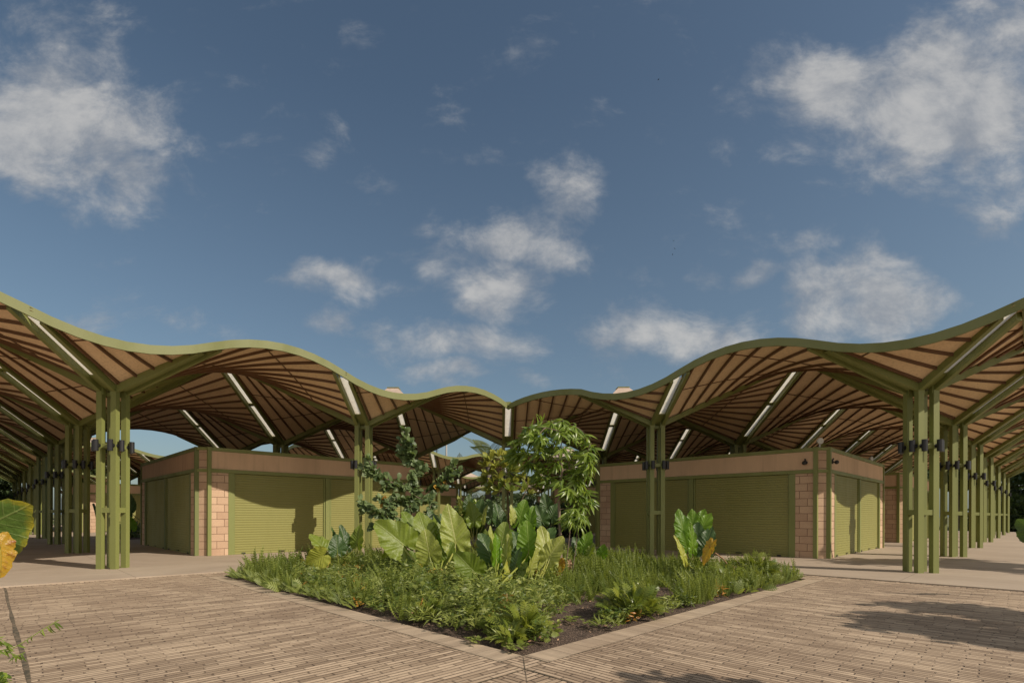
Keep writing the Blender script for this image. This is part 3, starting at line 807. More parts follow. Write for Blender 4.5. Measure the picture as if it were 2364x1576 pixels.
class Leaves:
    def __init__(s): s.V = []; s.F = []; s.var = []; s.mi = []; s.n = 0
    def add(s, tv, tf, pos, D, U, sc, var, mi=0):
        pos, D, U = map(np.atleast_2d, (pos, D, U)); N = len(pos); sc = np.broadcast_to(np.asarray(sc, float), (N,)); var = np.broadcast_to(np.asarray(var, float), (N,))
        Rm = frames(D, np.broadcast_to(U, D.shape))
        V = np.einsum('nij,kj->nki', Rm, tv) * sc[:, None, None] + pos[:, None, :]
        k = len(tv); Fc = tf[None] + (np.arange(N) * k)[:, None, None] + s.n
        s.V.append(V.reshape(-1, 3)); s.F.append(Fc.reshape(-1, tf.shape[1])); s.var.append(np.repeat(var, k)); s.mi.append(np.full(N * len(tf), mi)); s.n += N * k
    def build(s, name, mats, parent=None):
        return np_mesh(name, np.concatenate(s.V), np.concatenate(s.F), mats, parent, np.concatenate(s.var), midx=np.concatenate(s.mi))
def blade_template(widths, fold=0.15, droop=0.3, curl=0.0):
    """leaf along +x, unit length; widths at equal stations; 3 verts per station"""
    n = len(widths); V = []
    for i, w in enumerate(widths):
        x = i / (n - 1); z = -droop * x * x
        V += [(x * (1 - 0.15 * droop * x), -w, z + fold * w), (x * (1 - 0.15 * droop * x), 0, z), (x * (1 - 0.15 * droop * x), w, z + fold * w)]
    F = []
    for i in range(n - 1):
        for j in range(2): F.append((i * 3 + j, i * 3 + j + 1, i * 3 + 4 + j, i * 3 + 3 + j))
    return np.array(V, float), np.array(F)
T_LANCE = blade_template([.015, .075, .10, .095, .06, .005], .3, .55)
T_NARROW = blade_template([.012, .055, .072, .066, .04, .004], .35, .6)
T_OVAL = blade_template([.03, .22, .33, .36, .27, .04], .2, .15)
T_OBOV = blade_template([.02, .09, .16, .21, .20, .03], .25, .2)
T_SMALL = blade_template([.02, .2, .16, .01], .25, .15)
def frond_template(n=11, w=0.085, droop=0.35, lw_=0.6):
    """fern frond along +x: a rachis with leaflets either side, leaflets as quads"""
    V = []; F = []
    for i in range(n):
        x0 = 0.08 + 0.88 * i / n; x1 = x0 + 0.88 / n * lw_
        z0 = -droop * x0 ** 2.2; ww = w * math.sin(math.pi * min(1, 0.18 + 0.86 * i / n)) ** 0.7
        for sg in (-1, 1):
            b = len(V); V += [(x0, 0, z0), (x1, 0, z0 - .004), (x1 + .02, sg * ww, z0 + .01), (x0 + .012, sg * ww * .95, z0 + .012)]
            F.append((b, b + 1, b + 2, b + 3) if sg > 0 else (b + 3, b + 2, b + 1, b))
    b = len(V)
    for i in range(5):
        x = i / 4; V += [(x, -.008, -droop * x ** 2.2), (x, .008, -droop * x ** 2.2)]
    for i in range(4): F.append((b + 2 * i, b + 2 * i + 1, b + 2 * i + 3, b + 2 * i + 2))
    return np.array(V, float), np.array(F)
T_FROND = frond_template()
T_PINNATE = frond_template(26, .20, .45, .35)
def lobed_template():
    V = []; F = []; n = 7
    for i in range(n):
        x0 = 0.1 + 0.8 * i / n; x1 = x0 + .8 / n * .75; ln = .30 * math.sin(math.pi * (0.25 + 0.65 * i / n)); sw = .10
        for sg in (-1, 1):
            b = len(V); V += [(x0, 0, 0), (x1, 0, -.01), (x1 + sw, sg * ln, -.03), (x0 + sw * 1.1, sg * ln * 1.02, -.03)]
            F.append((b, b + 1, b + 2, b + 3) if sg > 0 else (b + 3, b + 2, b + 1, b))
    b = len(V); V += [(0, -.02, 0), (0, .02, 0), (.85, .05, -.02), (.85, -.05, -.02), (1.05, .01, -.07), (1.05, -.01, -.07)]
    F += [(b, b + 3, b + 2, b + 1), (b + 3, b + 5, b + 4, b + 2)]
    V = np.array(V, float); V[:, 2] += -.35 * V[:, 0] ** 2; return V, np.array(F)
T_LOBED = lobed_template()
def sphere_dirs(n): return unit(RNG.normal(size=(n, 3)))

# ------------------------------------------------------------------ elephant ears
def ear_blade(L, W, name, mt, parent, origin, tipdir, normal, fold=0.22, droop=0.18, wav=0.02, var=0.5, ph=0.0):
    """heart shaped blade, polar mesh round the point where the stalk joins"""
    nt, nr = 96, 9
    th = np.linspace(-np.pi, np.pi, nt)
    A = np.abs(th)
    # radius profile: tip 0.74, shoulders, lobes, deep notch
    key = np.array([0, .12, .3, .6, 1.0, 1.5, 2.0, 2.4, 2.7, 2.92, 3.06, np.pi]); val = np.array([.76, .715, .63, .53, .465, .43, .425, .43, .40, .30, .14, .07])
    r = np.interp(A, key, val)
    r = r * (1 + 0.018 * np.sin(th * 19 + ph) + 0.010 * np.sin(th * 37 + ph * 2))
    for _ in range(random.randint(0, 3)):
        c_ = random.uniform(-2.4, 2.4); r = r * (1 - random.uniform(.06, .20) * np.exp(-((th - c_) / random.uniform(.03, .07)) ** 2))
    rr = (np.arange(nr) + 1) / nr
    X = (rr[:, None] * (r * np.cos(th))[None]); Y = (rr[:, None] * (r * np.sin(th))[None]) * (W / L) * 1.18
    aY = np.abs(Y)
    Zs = fold * aY - droop * np.maximum(X, 0) ** 2 * 1.4 - 0.20 * np.maximum(-X, 0) ** 2
    phs = (X - aY * 0.75) * 8.0
    Zs += 0.010 * np.cos(2 * np.pi * (phs - 0.5)) * np.clip(aY * 6, 0, 1) * (1 - rr[:, None] * 0.2)
    Zs += wav * np.sin(th * 9 + ph)[None] * rr[:, None] ** 3
    V = np.concatenate([np.zeros((1, 3)), np.stack([X, Y, Zs], -1).reshape(-1, 3)]) * L
    bl = np.concatenate([np.zeros((1, 3)), np.stack([X, Y, np.broadcast_to(rr[:, None], X.shape)], -1).reshape(-1, 3)])
    F = []
    for k in range(nt - 1):
        F.append((0, 1 + k, 2 + k, 2 + k))
        for q in range(nr - 1):
            a = 1 + q * nt + k; F.append((a, a + nt, a + nt + 1, a + 1))
    F = np.array(F); tri = F[:, 2] == F[:, 3]
    Rm = frames(np.array([tipdir]), np.array([normal]))[0]
    V = V @ Rm.T + np.array(origin)
    me_v = V; quads = F[~tri]; tris = F[tri][:, :3]
    me = bpy.data.meshes.new(name); faces = [tuple(map(int, f)) for f in tris] + [tuple(map(int, f)) for f in quads]
    me.from_pydata([tuple(v) for v in me_v], [], faces); me.materials.append(mt)
    me.polygons.foreach_set('use_smooth', [True] * len(faces))
    a = me.attributes.new('var', 'FLOAT', 'POINT'); a.data.foreach_set('value', np.full(len(V), var, dtype=np.float32))
    a = me.attributes.new('blade', 'FLOAT_VECTOR', 'POINT'); a.data.foreach_set('vector', bl.astype(np.float32).ravel())
    o = bpy.data.objects.new(name, me); COL.objects.link(o); o.parent = parent; return o
def ear_plant(name, label, base, leaves, group=None):
    """leaves: (attach px, attach py, depth, tip px, tip py, length scale, yaw deg, material, [pitch])
       attach and tip are what the photo shows; yaw turns the upper face left/right of the viewer"""
    base = Vector(base); t = empty(name, base); tag(t, label, 'plant', group)
    for k, lf in enumerate(leaves):
        ax, ay, d, tx, ty, wr, yaw, mt = lf[:8]; lean = lf[8] if len(lf) > 8 else 0.0
        A = at(ax, ay, d); T = at(tx, ty, d); tipv = (T - A); ln = tipv.length / 0.74
        tip = tipv.normalized()
        tip = (tip + Vector((0, lean, 0))).normalized()
        view = Vector((-A.x, -A.y, 0)).normalized()
        nrm = Matrix.Rotation(R(yaw), 3, 'Z') @ view
        nrm = (nrm - tip * nrm.dot(tip)); 
        if nrm.length < .05: nrm = Vector((0, 0, 1))
        nrm.normalize()
        A0 = A - base
        bl = ear_blade(ln * (1 + 0.25 * abs(lean)), ln * 0.84 * wr, 'leaf', M[mt], t, A0, tip, nrm, var=random.random(), ph=random.uniform(0, 6), fold=random.uniform(.12, .30), wav=random.uniform(.016, .040), droop=random.uniform(.05, .25))
        # stalk from the plant's foot to the blade
        p0 = Vector((random.uniform(-.06, .06), random.uniform(-.06, .06), -.02)); p3 = A0
        out = Vector((A0.x, A0.y, 0)) * 0.25
        p1 = p0 + Vector((out.x * .4, out.y * .4, A0.z * .45)); p2 = p3 - tip * ln * .12 + Vector((0, 0, -abs(A0.z) * .22)) + out * .2
        pts = []
        for q in range(13):
            u = q / 12; pts.append(p0 * (1 - u) ** 3 + p1 * 3 * u * (1 - u) ** 2 + p2 * 3 * u * u * (1 - u) + p3 * u ** 3)
        mb = MB(); rb = .020 * min(1.2, max(.5, ln / .7)); mb.tube(pts, [rb * (1.25 - .85 * q / 12) for q in range(13)], 8)
        so = mb.build('stem', M['stalk'], bl, smooth=True)
        va = so.data.attributes.new('var', 'FLOAT', 'POINT'); va.data.foreach_set('value', np.full(len(so.data.vertices), random.random(), dtype=np.float32))
    return t
def gpt(px, py, z=0.0):
    yy = py - 0.00282 * (px - HX); d = F0 * (HC - z) / (yy - HY); return Vector(((px - HX) / F0 * d, d, z))
ear_plant('elephant_ear_plant', 'elephant ear plant with one round yellow leaf, leftmost in the bed', gpt(779, 1322), [
    (742, 1284, 9.9, 706, 1302, 1.15, -5, 'ear_yellow', 0), (745, 1262, 10.9, 713, 1233, .85, 40, 'ear', .2), (779, 1268, 10.6, 776, 1233, 1.05, 10, 'ear_dark', .1),
    (796, 1254, 11.0, 786, 1211, .65, 35, 'ear_dark', .1), (772, 1245, 11.1, 769, 1215, .5, 60, 'ear_dark'), (826, 1250, 10.7, 832, 1211, .85, -40, 'ear', -.1),
    (812, 1252, 10.8, 820, 1228, .8, 30, 'ear_dark')])
ear_plant('elephant_ear_plant', 'tall elephant ear plant left of centre with broad sunlit leaves and one bent stalk', gpt(1008, 1352), [
    (928, 1254, 9.2, 872, 1204, 1.0, 25, 'ear', -.2), (955, 1238, 9.9, 936, 1176, .75, 30, 'ear', .1), (985, 1240, 9.7, 968, 1181, .95, 15, 'ear', .1),
    (991, 1276, 9.0, 979, 1222, .95, -10, 'ear_pale', -.1), (1012, 1245, 9.8, 1006, 1190, .6, 60, 'ear', .1), (1051, 1246, 9.3, 1034, 1164, .72, 15, 'ear_pale', 0),
    (1032, 1240, 9.6, 1026, 1185, .6, 70, 'ear_dark', .1), (1064, 1250, 9.5, 1072, 1206, .5, -55, 'ear', 0), (903, 1262, 9.5, 885, 1290, .8, 40, 'ear', .2), (962, 1300, 9.2, 936, 1268, .8, 25, 'ear', 0), (1030, 1292, 9.2, 1044, 1250, .8, -15, 'ear', 0), (1010, 1262, 9.7, 1015, 1215, .7, -30, 'ear_bright', 0), (1000, 1215, 10.1, 992, 1176, .8, 20, 'ear_dark', 0)])
ear_plant('elephant_ear_plant', 'elephant ear plant at the centre front with one drooping round leaf', gpt(1140, 1392), [
    (1090, 1314, 7.5, 1054, 1276, 1.15, 5, 'ear', -.15), (1134, 1288, 8.2, 1110, 1230, .9, 25, 'ear_dark', .2), (1141, 1284, 8.1, 1134, 1214, .38, 50, 'ear_pale', 0),
    (1155, 1268, 8.3, 1166, 1204, .8, -15, 'ear', .1), (1146, 1286, 8.0, 1147, 1228, .6, 55, 'ear_bright', 0), (1170, 1284, 8.0, 1171, 1232, .42, -30, 'ear_pale', 0),
    (1200, 1288, 8.4, 1190, 1225, .75, 20, 'ear_dark', .1), (1221, 1267, 8.2, 1215, 1201, .72, -5, 'ear_bright', 0), (1192, 1302, 7.9, 1200, 1262, .7, -40, 'ear_dark', .1), (1163, 1340, 7.7, 1176, 1298, .5, 50, 'ear_yellow', 0), (1120, 1262, 8.5, 1118, 1222, .7, -30, 'ear', .1), (1180, 1262, 8.6, 1181, 1222, .8, 20, 'ear_bright', .1), (1205, 1330, 7.8, 1216, 1296, .6, -20, 'ear', .1)])
ear_plant('elephant_ear_plant', 'elephant ear plant right of centre with two pale leaves over a long thick stalk', gpt(1232, 1385), [
    (1262, 1285, 8.1, 1256, 1214, .75, 25, 'ear_pale', .1), (1270, 1282, 7.9, 1298, 1238, .85, -25, 'ear_pale', -.1), (1226, 1310, 7.8, 1245, 1264, .45, 40, 'ear_pale', 0),
    (1265, 1240, 8.9, 1280, 1214, 1.0, -30, 'ear_dark', .2), (1236, 1300, 8.4, 1226, 1262, .6, 30, 'ear', .1)])
ear_plant('elephant_ear_plant', 'tall dark elephant ear plant behind the centre, under the corner posts', gpt(1195, 1300), [
    (1223, 1208, 11.0, 1228, 1166, .7, -20, 'ear_bright', .1), (1200, 1198, 11.3, 1212, 1152, .85, -10, 'ear_bright', .1), (1184, 1196, 11.2, 1183, 1164, .6, 40, 'ear_pale', 0),
    (1207, 1235, 11.0, 1200, 1208, .8, 10, 'ear_bright', .1), (1152, 1200, 11.4, 1146, 1160, .8, 35, 'ear_dark', .1)])
ear_plant('elephant_ear_plant', 'grey green elephant ear plant behind the tall left one', gpt(1095, 1275), [
    (1093, 1198, 12.4, 1088, 1155, .85, 25, 'ear', .1), (1062, 1170, 12.8, 1060, 1139, .4, 50, 'ear_pale', 0), (1118, 1196, 12.2, 1121, 1163, .4, -50, 'ear_pale', 0),
    (1134, 1190, 12.6, 1128, 1150, .8, 20, 'ear_dark', .1), (1080, 1165, 13.2, 1084, 1140, .8, 10, 'ear_dark', .1), (1105, 1185, 13.0, 1110, 1150, .8, -20, 'ear_dark', 0),
    (1040, 1205, 12.6, 1030, 1170, .8, 30, 'ear_dark', .1)])
ear_plant('elephant_ear_plant', 'low elephant ear plant behind the thin trunk', gpt(1352, 1300), [
    (1350, 1262, 11.0, 1362, 1225, .8, -20, 'ear_bright', 0), (1335, 1268, 11.2, 1327, 1238, .9, 25, 'ear_dark', .1), (1390, 1278, 10.6, 1394, 1256, 1.0, -10, 'ear_bright', -.2),
    (1362, 1275, 10.8, 1370, 1252, .8, -40, 'ear', 0)])
ear_plant('elephant_ear_plant', 'deep shade elephant ear plant beneath the drooping tree', gpt(1265, 1262), [
    (1250, 1200, 13.5, 1238, 1165, .9, 10, 'ear_dark', .1), (1275, 1190, 13.8, 1290, 1160, .9, -20, 'ear_dark', .1), (1305, 1205, 13.4, 1322, 1180, .9, -30, 'ear_dark', .1), (1262, 1168, 14.0, 1256, 1138, .9, 0, 'ear_dark', .1)])
ear_plant('elephant_ear_plant', 'upright bright elephant ear plant with ragged leaves, rightmost in the bed', gpt(1614, 1338), [
    (1577, 1226, 9.6, 1571, 1175, .72, 25, 'ear_bright', .1), (1600, 1212, 9.8, 1598, 1175, .8, 5, 'ear_bright', 0), (1617, 1200, 10.0, 1627, 1173, .8, -15, 'ear_bright', .1),
    (1622, 1216, 9.7, 1641, 1182, .85, -20, 'ear_bright', .1), (1628, 1264, 9.3, 1642, 1214, .75, -10, 'ear_dark', 0), (1585, 1262, 9.3, 1576, 1223, .8, 15, 'ear_bright', 0),
    (1599, 1260, 9.1, 1597, 1207, .42, 40, 'ear_bright', 0), (1578, 1284, 9.0, 1562, 1234, .30, 50, 'ear_yellow', 0), (1640, 1262, 9.0, 1622, 1304, .55, -40, 'ear_orange', 0),
    (1610, 1240, 9.6, 1612, 1205, .9, 0, 'ear_dark', .1)])
ear_plant('elephant_ear_plant', 'foreground elephant ear leaves cut by the left picture edge, one green over one yellow', (-3.55, 2.6, -.05), [
    (-75, 1232, 3.0, 50, 1172, 1.22, 25, 'ear_edge', .1), (0, 1262, 2.8, 10, 1334, .70, 35, 'ear_orange', 0)])
ear_plant('elephant_ear_plant', 'dark elephant ear leaf at the right picture edge', (9.6, 8.0, -.05), [
    (2392, 1228, 7.6, 2350, 1200, 1.1, -10, 'ear_dark', 0), (2400, 1250, 7.7, 2372, 1232, .9, -20, 'ear_dark', 0)])
# single fallen / dying leaves that hang on the big clumps
def loose_leaf(name, label, org, tip, nrm, L, W, mt, stem_to=None):
    t = empty(name, org); tag(t, label, 'leaf')
    bl = ear_blade(L, W, 'blade', M[mt], t, (0, 0, 0), Vector(tip).normalized(), Vector(nrm).normalized(), fold=.5, droop=.5, wav=.05, var=.5, ph=2.0)
    if stem_to is not None:
        mb = MB(); P1 = Vector(stem_to) - Vector(org); mid = P1 * .5 + Vector((0, 0, .04)); mb.tube([(0, 0, 0), mid, P1], [.009, .011, .014], 6); so = mb.build('stem', M['dry'] if mt == 'dry' else M['stalk'], t, smooth=True)
    return t
p = at(1010, 1322, 8.7); loose_leaf('dying_leaf', 'flat orange tipped leaf lying over the herbs below the tall left plant', p, (1, -.1, -.18), (.1, -.35, 1), .42, .16, 'ear_orange', at(1065, 1345, 8.8))
p = at(962, 1312, 8.8); loose_leaf('dying_leaf', 'narrow yellow brown leaf hanging from an arched stalk at left of centre', p, (-.8, 0, -.6), (.3, -.8, .6), .32, .07, 'ear_orange', at(1004, 1335, 8.9))
p = at(1290, 1300, 8.5); loose_leaf('dying_leaf', 'orange leaf hanging beside the thin trunk', p, (-.15, 0, -1), (-.2, -1, .1), .30, .22, 'ear_orange')
p = at(1314, 1300, 9.0); loose_leaf('dying_leaf', 'crumpled red brown leaf just right of the thin trunk', p, (.1, 0, -1), (.4, -1, 0), .22, .09, 'dry')
p = at(1166, 1432, 6.1); loose_leaf('dying_leaf', 'withered brown leaf hanging from a dry stalk near the bed corner', p, (-.25, 0, -1), (.2, -1, .1), .17, .10, 'dry', at(1171, 1366, 6.2))
p = at(1122, 1400, 6.2); loose_leaf('young_leaf', 'small heart shaped leaf low near the bed corner', p, (-.4, -.1, .5), (.1, -1, .4), .16, .15, 'ear_pale', gpt(1133, 1458))
p = at(1098, 1413, 6.2); loose_leaf('young_leaf', 'small yellowish leaf low left of the bed corner', p, (-1, -.1, .1), (.1, -.6, .8), .14, .12, 'ear_yellow', gpt(1120, 1455))
p = at(1688, 1312, 9.6); loose_leaf('dying_leaf', 'shrivelled pink brown leaf on an arching stalk right of the rightmost plant', p, (.5, 0, -.9), (0, -1, .3), .20, .14, 'dry', at(1650, 1275, 9.4))

# ------------------------------------------------------------------ bed filling: ferns, herbs, lobed bushes
def poly_in(x, y, poly):
    c = False; n = len(poly)
    for k in range(n):
        x0, y0 = poly[k]; x1, y1 = poly[(k + 1) % n]
        if (y0 > y) != (y1 > y) and x < (x1 - x0) * (y - y0) / (y1 - y0) + x0: c = not c
    return c
BARE = [(1300, 1412), (1345, 1395), (1400, 1372), (1440, 1372), (1410, 1410), (1380, 1450), (1300, 1490), (1270, 1490)]
BARE2 = [(1500, 1365), (1560, 1350), (1600, 1372), (1530, 1400)]
CORNER = [(1080, 1465), (1200, 1480), (1300, 1480), (1200, 1520), (1140, 1520)]
samples = []
for _ in range(11000):
    a = random.uniform(BC + .012, E2 - .005); b = random.uniform(BC + .012, E2 - .005)
    w = ab(a, b); x, y = to_px(w)
    samples.append((x, y, w, a, b))
ferns, herbs, deep = Leaves(), Leaves(), Leaves()
nf = nh = 0
for (x, y, w, a, b) in samples:
    if poly_in(x, y, BARE) or poly_in(x, y, BARE2): continue
    edge = min(a - BC, b - BC)
    fern = (b > -1.02 - 0.25 * (a + 1.78) and x < 900) or (x > 1300 and y < 1395) or (x > 1230 and x < 1300 and y > 1330 and y < 1420) or y < 1300
    if 850 < x < 1250 and y > 1315: fern = False
    if x > 1640 and y > 1300: fern = random.random() < .35
    if 670 < x < 870 and y > 1318: fern = False
    if not fern and y < 1430 and random.random() < .16: fern = True
    hv = .62 + .5 * (0.5 + 0.5 * math.sin(w[0] * 2.3 + 1.2 * math.sin(w[1] * 1.7)) * math.cos(w[1] * 2.9 + w[0]))
    if fern and random.random() < .62 and nf < 1500:
        if 1150 < x < 1420 and y > 1395: continue
        nf += 1; m = random.randint(5, 8); h = random.uniform(.24, .52) * (.8 if edge < .06 else 1) * hv
        th = RNG.uniform(0, 2 * np.pi, m); ln = RNG.uniform(.25, 1.1, m)
        D = np.stack([np.cos(th) * ln, np.sin(th) * ln, np.ones(m)], -1)
        U = np.stack([-np.cos(th), -np.sin(th), np.full(m, .6)], -1) * -1
        ferns.add(*T_FROND, np.tile(np.array(w) + (0, 0, -.02), (m, 1)) + RNG.normal(size=(m, 3)) * (.03, .03, 0), D, U * .6 + np.array([.4, -.6, 0]) + RNG.normal(size=(m, 3)) * .5, h * RNG.uniform(.75, 1.15, m), np.clip(RNG.normal(.5, .28, m), 0, 1))
    elif not fern and nh < 2700 and random.random() < .85:
        if edge < .02 and x > 870 and random.random() < .6: continue
        if poly_in(x, y, CORNER) and random.random() < .8: continue
        nh += 1; hh = random.uniform(.07, .34) * hv if edge > .07 else random.uniform(.04, .18)
        if 940 < x < 1290 and y > 1325 and edge > .09: hh *= 1.3
        kind = math.sin(w[0] * 3.7 + 2.1 * math.sin(w[1] * 2.3)) + .8 * math.sin(w[1] * 5.1 + w[0] * 1.3) + random.gauss(0, .6)
        m = random.randint(16, 28); u = RNG.uniform(.05, 1, m) ** .8; th = RNG.uniform(0, 2 * np.pi, m)
        lean = RNG.normal(size=2) * .35
        pos = np.array(w) + np.stack([lean[0] * u * hh + np.cos(th) * .02, lean[1] * u * hh + np.sin(th) * .02, u * hh], -1)
        if kind < -.5: tm_, up_, sz, vm_, hf = T_NARROW, 1.0, (.06, .13), .55, 1
        elif kind < .35: tm_, up_, sz, vm_, hf = T_SMALL, .5, (.025, .055), .35, 1
        elif kind < 1.0: tm_, up_, sz, vm_, hf = T_LOBED, .7, (.06, .11), .5, .5
        else: tm_, up_, sz, vm_, hf = T_LANCE, .4, (.05, .10), .15, 1
        if hf < 1: m = m // 2; pos = pos[:m]; th = th[:m]
        D = np.stack([np.cos(th), np.sin(th), RNG.uniform(-.1, 1.2, m) * up_ + up_ * .2], -1)
        herbs.add(*tm_, pos, D, np.array([[.35, -.45, .6]]) + RNG.normal(size=(m, 3)) * .7, RNG.uniform(*sz, m), np.clip(RNG.normal(vm_, .22, m) + random.gauss(0, .28), 0, 1), mi=(1 if random.random() < .015 else 0))
# taller leafy weeds standing up through the herbs
for _ in range(150):
    px = random.uniform(900, 1290); py = random.uniform(1330, 1450) if px > 1040 else random.uniform(1320, 1385); w = gpt(px, py)
    a, b = to_ab(w.x, w.y)
    if a < BC + .05 or b < BC + .05 or poly_in(px, py, BARE): continue
    hh = random.uniform(.22, .5); m = random.randint(14, 24); u = np.linspace(.2, 1, m); th = np.arange(m) * 2.4 + random.uniform(0, 6); lx, ly = random.gauss(0, .12), random.gauss(0, .12)
    pos = np.array(w) + np.stack([lx * u, ly * u, u * hh], -1)
    herbs.add(*(T_LANCE if random.random() < .7 else T_SMALL), pos, np.stack([np.cos(th), np.sin(th), RNG.uniform(.2, .9, m)], -1), np.array([[.35, -.45, .7]]) + RNG.normal(size=(m, 3)) * .4, RNG.uniform(.07, .13, m) * (1.25 - .6 * u), np.clip(RNG.normal(random.uniform(.3, .9), .2, m), 0, 1))
# fronds that lean out over the kerb
GU = np.array([math.cos(GROT), math.sin(GROT), 0]); GV = np.array([-math.sin(GROT), math.cos(GROT), 0])
for _ in range(300):
    if random.random() < .6: a, b, o_ = BC + random.uniform(0, .03), random.uniform(-1.30, E2 - .04), -GU
    else: a, b, o_ = random.uniform(-1.0, E2 - .04), BC + random.uniform(0, .03), -GV
    w = ab(a, b); D = o_ * random.uniform(.2, 1.0) + np.array([random.gauss(0, .3), random.gauss(0, .3), random.uniform(.5, 1.2)])
    ferns.add(*(T_FROND if random.random() < .88 else T_LOBED), np.array([tuple(w)]), D, np.array([[.4, -.6, .5]]), random.uniform(.10, .27), random.random())
o = ferns.build('sword_ferns', M['fern']); tag(o, 'upright sword ferns filling the sides and back of the planting bed', 'ferns', kind='stuff')
o = herbs.build('low_herbs', [M['herb'], M['autumn']]); tag(o, 'tangle of low weeds and small herbs across the middle of the bed', 'herbs', kind='stuff')
def lobed_bush(label, c, n, rad, L):
    c = Vector(c); t = empty('lobed_leaf_bush', c); tag(t, label, 'bush', 'low lobed leaf bushes along the bed edge')
    lv = Leaves(); th = RNG.uniform(0, 2 * np.pi, n); el = RNG.uniform(.15, 1.3, n)
    D = np.stack([np.cos(th) * np.cos(el), np.sin(th) * np.cos(el), np.sin(el)], -1); r = RNG.uniform(.3, 1, n)[:, None] * rad
    pos = D * r * np.array([1, 1, .75]); U = np.cross(np.cross(D, [0, 0, 1.]), D) + RNG.normal(size=(n, 3)) * .3
    lv.add(*T_LOBED, pos, D + RNG.normal(size=(n, 3)) * .25, U + np.array([.3, -.4, .2]), RNG.uniform(.7, 1.15, n) * L, np.clip(RNG.normal(.45, .3, n), 0, 1)); lv.build('foliage', M['xanadu'], t)
    mb = MB()
    for k in range(0, n, 3): mb.tube([(0, 0, -.02), tuple(pos[k] * .5 + np.array([0, 0, .02])), tuple(pos[k])], [.006, .004, .003], 5)
    so = mb.build('stems', M['stalk'], t)
lobed_bush('yellow green lobed bush at the near corner of the bed', gpt(1208, 1462), 110, .27, .17)
lobed_bush('pale lobed bush at the very tip of the bed, left of the yellow green one', gpt(1180, 1478), 50, .16, .11)
lobed_bush('lobed bush on the right edge of the bed beside bare soil', gpt(1450, 1418), 120, .36, .17)
lobed_bush('lobed bush with pale tips behind the bare soil', gpt(1475, 1388), 70, .26, .15)
lobed_bush('lobed bush at the far right end of the bed', gpt(1735, 1334), 150, .50, .20)
lobed_bush('small lobed bush between the rightmost large plant and the end bush', gpt(1668, 1352), 80, .34, .18)
lobed_bush('small lobed bush on the left edge of the bed', gpt(985, 1425), 60, .2, .12)
# thin sprigs of weeds on bare soil
lv = Leaves()
for (px, py, n) in ((1100, 1478, 16), (1185, 1498, 14), (1210, 1490, 12), (1320, 1432, 22), (1370, 1440, 12), (1540, 1396, 10), (1270, 1470, 10)):
    for _ in range(n):
        p = gpt(px + random.gauss(0, 10), py + random.gauss(0, 3.5)); th = RNG.uniform(0, 6.28, 6)
        lv.add(*T_SMALL, np.tile(np.array(p) + (0, 0, .01), (6, 1)), np.stack([np.cos(th), np.sin(th), np.full(6, .5)], -1), np.array([[0, 0, 1.]]), RNG.uniform(.03, .055, 6), RNG.uniform(.4, 1, 6))
tag(lv.build('seedlings', M['herb']), 'scattered tiny seedlings on the bare mulch of the bed', 'seedlings', kind='stuff')
# litter on the soil
lv = Leaves()
for _ in range(1500):
    a = random.uniform(BC + .01, E1); b = random.uniform(BC + .01, -.9); p = ab(a, b, .015); th = random.uniform(0, 6.28)
    lv.add(*T_SMALL, np.array(p)[None], np.array([[math.cos(th), math.sin(th), random.uniform(-.1, .3)]]), np.array([[random.gauss(0, .5), random.gauss(0, .5), 1.]]), random.uniform(.02, .06), random.random())
tag(lv.build('leaf_litter', M['dry']), 'dry brown leaf litter strewn on the bed soil', 'leaf litter', kind='stuff')

# ------------------------------------------------------------------ shrubs and small trees of the bed
def bez(p0, p1, p2, n=8): return [p0 * (1 - k / n) ** 2 + p1 * 2 * (k / n) * (1 - k / n) + p2 * (k / n) ** 2 for k in range(n + 1)]
LIGHTWARD = np.array([.45, -.55, .62])   # leaves turn their faces towards the open, sunny side
def grow(wood, trunk, tips, r0=.011, r1=.004, sag=-.03):
    net = [Vector(p) for p in trunk]; out = []
    rest = [Vector(p) for p in tips]; rest.sort(key=lambda P: min((n - P).length for n in net))
    for P in rest:
        q = min(net, key=lambda c: (c - P).length + (0.5 * max(0, c.z - P.z + .05)))
        m_ = (q + P) / 2 + Vector((random.uniform(-.04, .04), random.uniform(-.04, .04), sag)); pts = bez(q, m_, P, 5)
        wood.tube(pts, [r0 + (r1 - r0) * k / 5 for k in range(6)], 5); net += pts[1:4]; out.append((tuple(P), tuple((P - q).normalized() + Vector((0, 0, .35)))))
    return out
def shoots(lv, tips, n, length, tmpl, droopy, spread, up, vm=.5, mi=0, back=.25):
    for tp in tips:
        P, ax = np.array(tp[0]), unit(np.array(tp[1]))
        u = RNG.uniform(0, 1, n); th = np.arange(n) * 2.4 + RNG.uniform(0, 6.28)
        e1 = unit(np.cross(ax, [.3, .1, 1.])); e2 = np.cross(ax, e1)
        rad = np.cos(th)[:, None] * e1 + np.sin(th)[:, None] * e2
        D = rad * spread + ax * up * (1 + u[:, None]) + np.array([0, 0, -droopy]) + RNG.normal(size=(n, 3)) * .12
        U = LIGHTWARD + rad * .2 + RNG.normal(size=(n, 3)) * .45
        lv.add(*tmpl, P - ax * ((1 - u) * back)[:, None], D, U, length * RNG.uniform(.6, 1.12, n), np.clip(RNG.normal(vm, .28, n), 0, 1), mi)
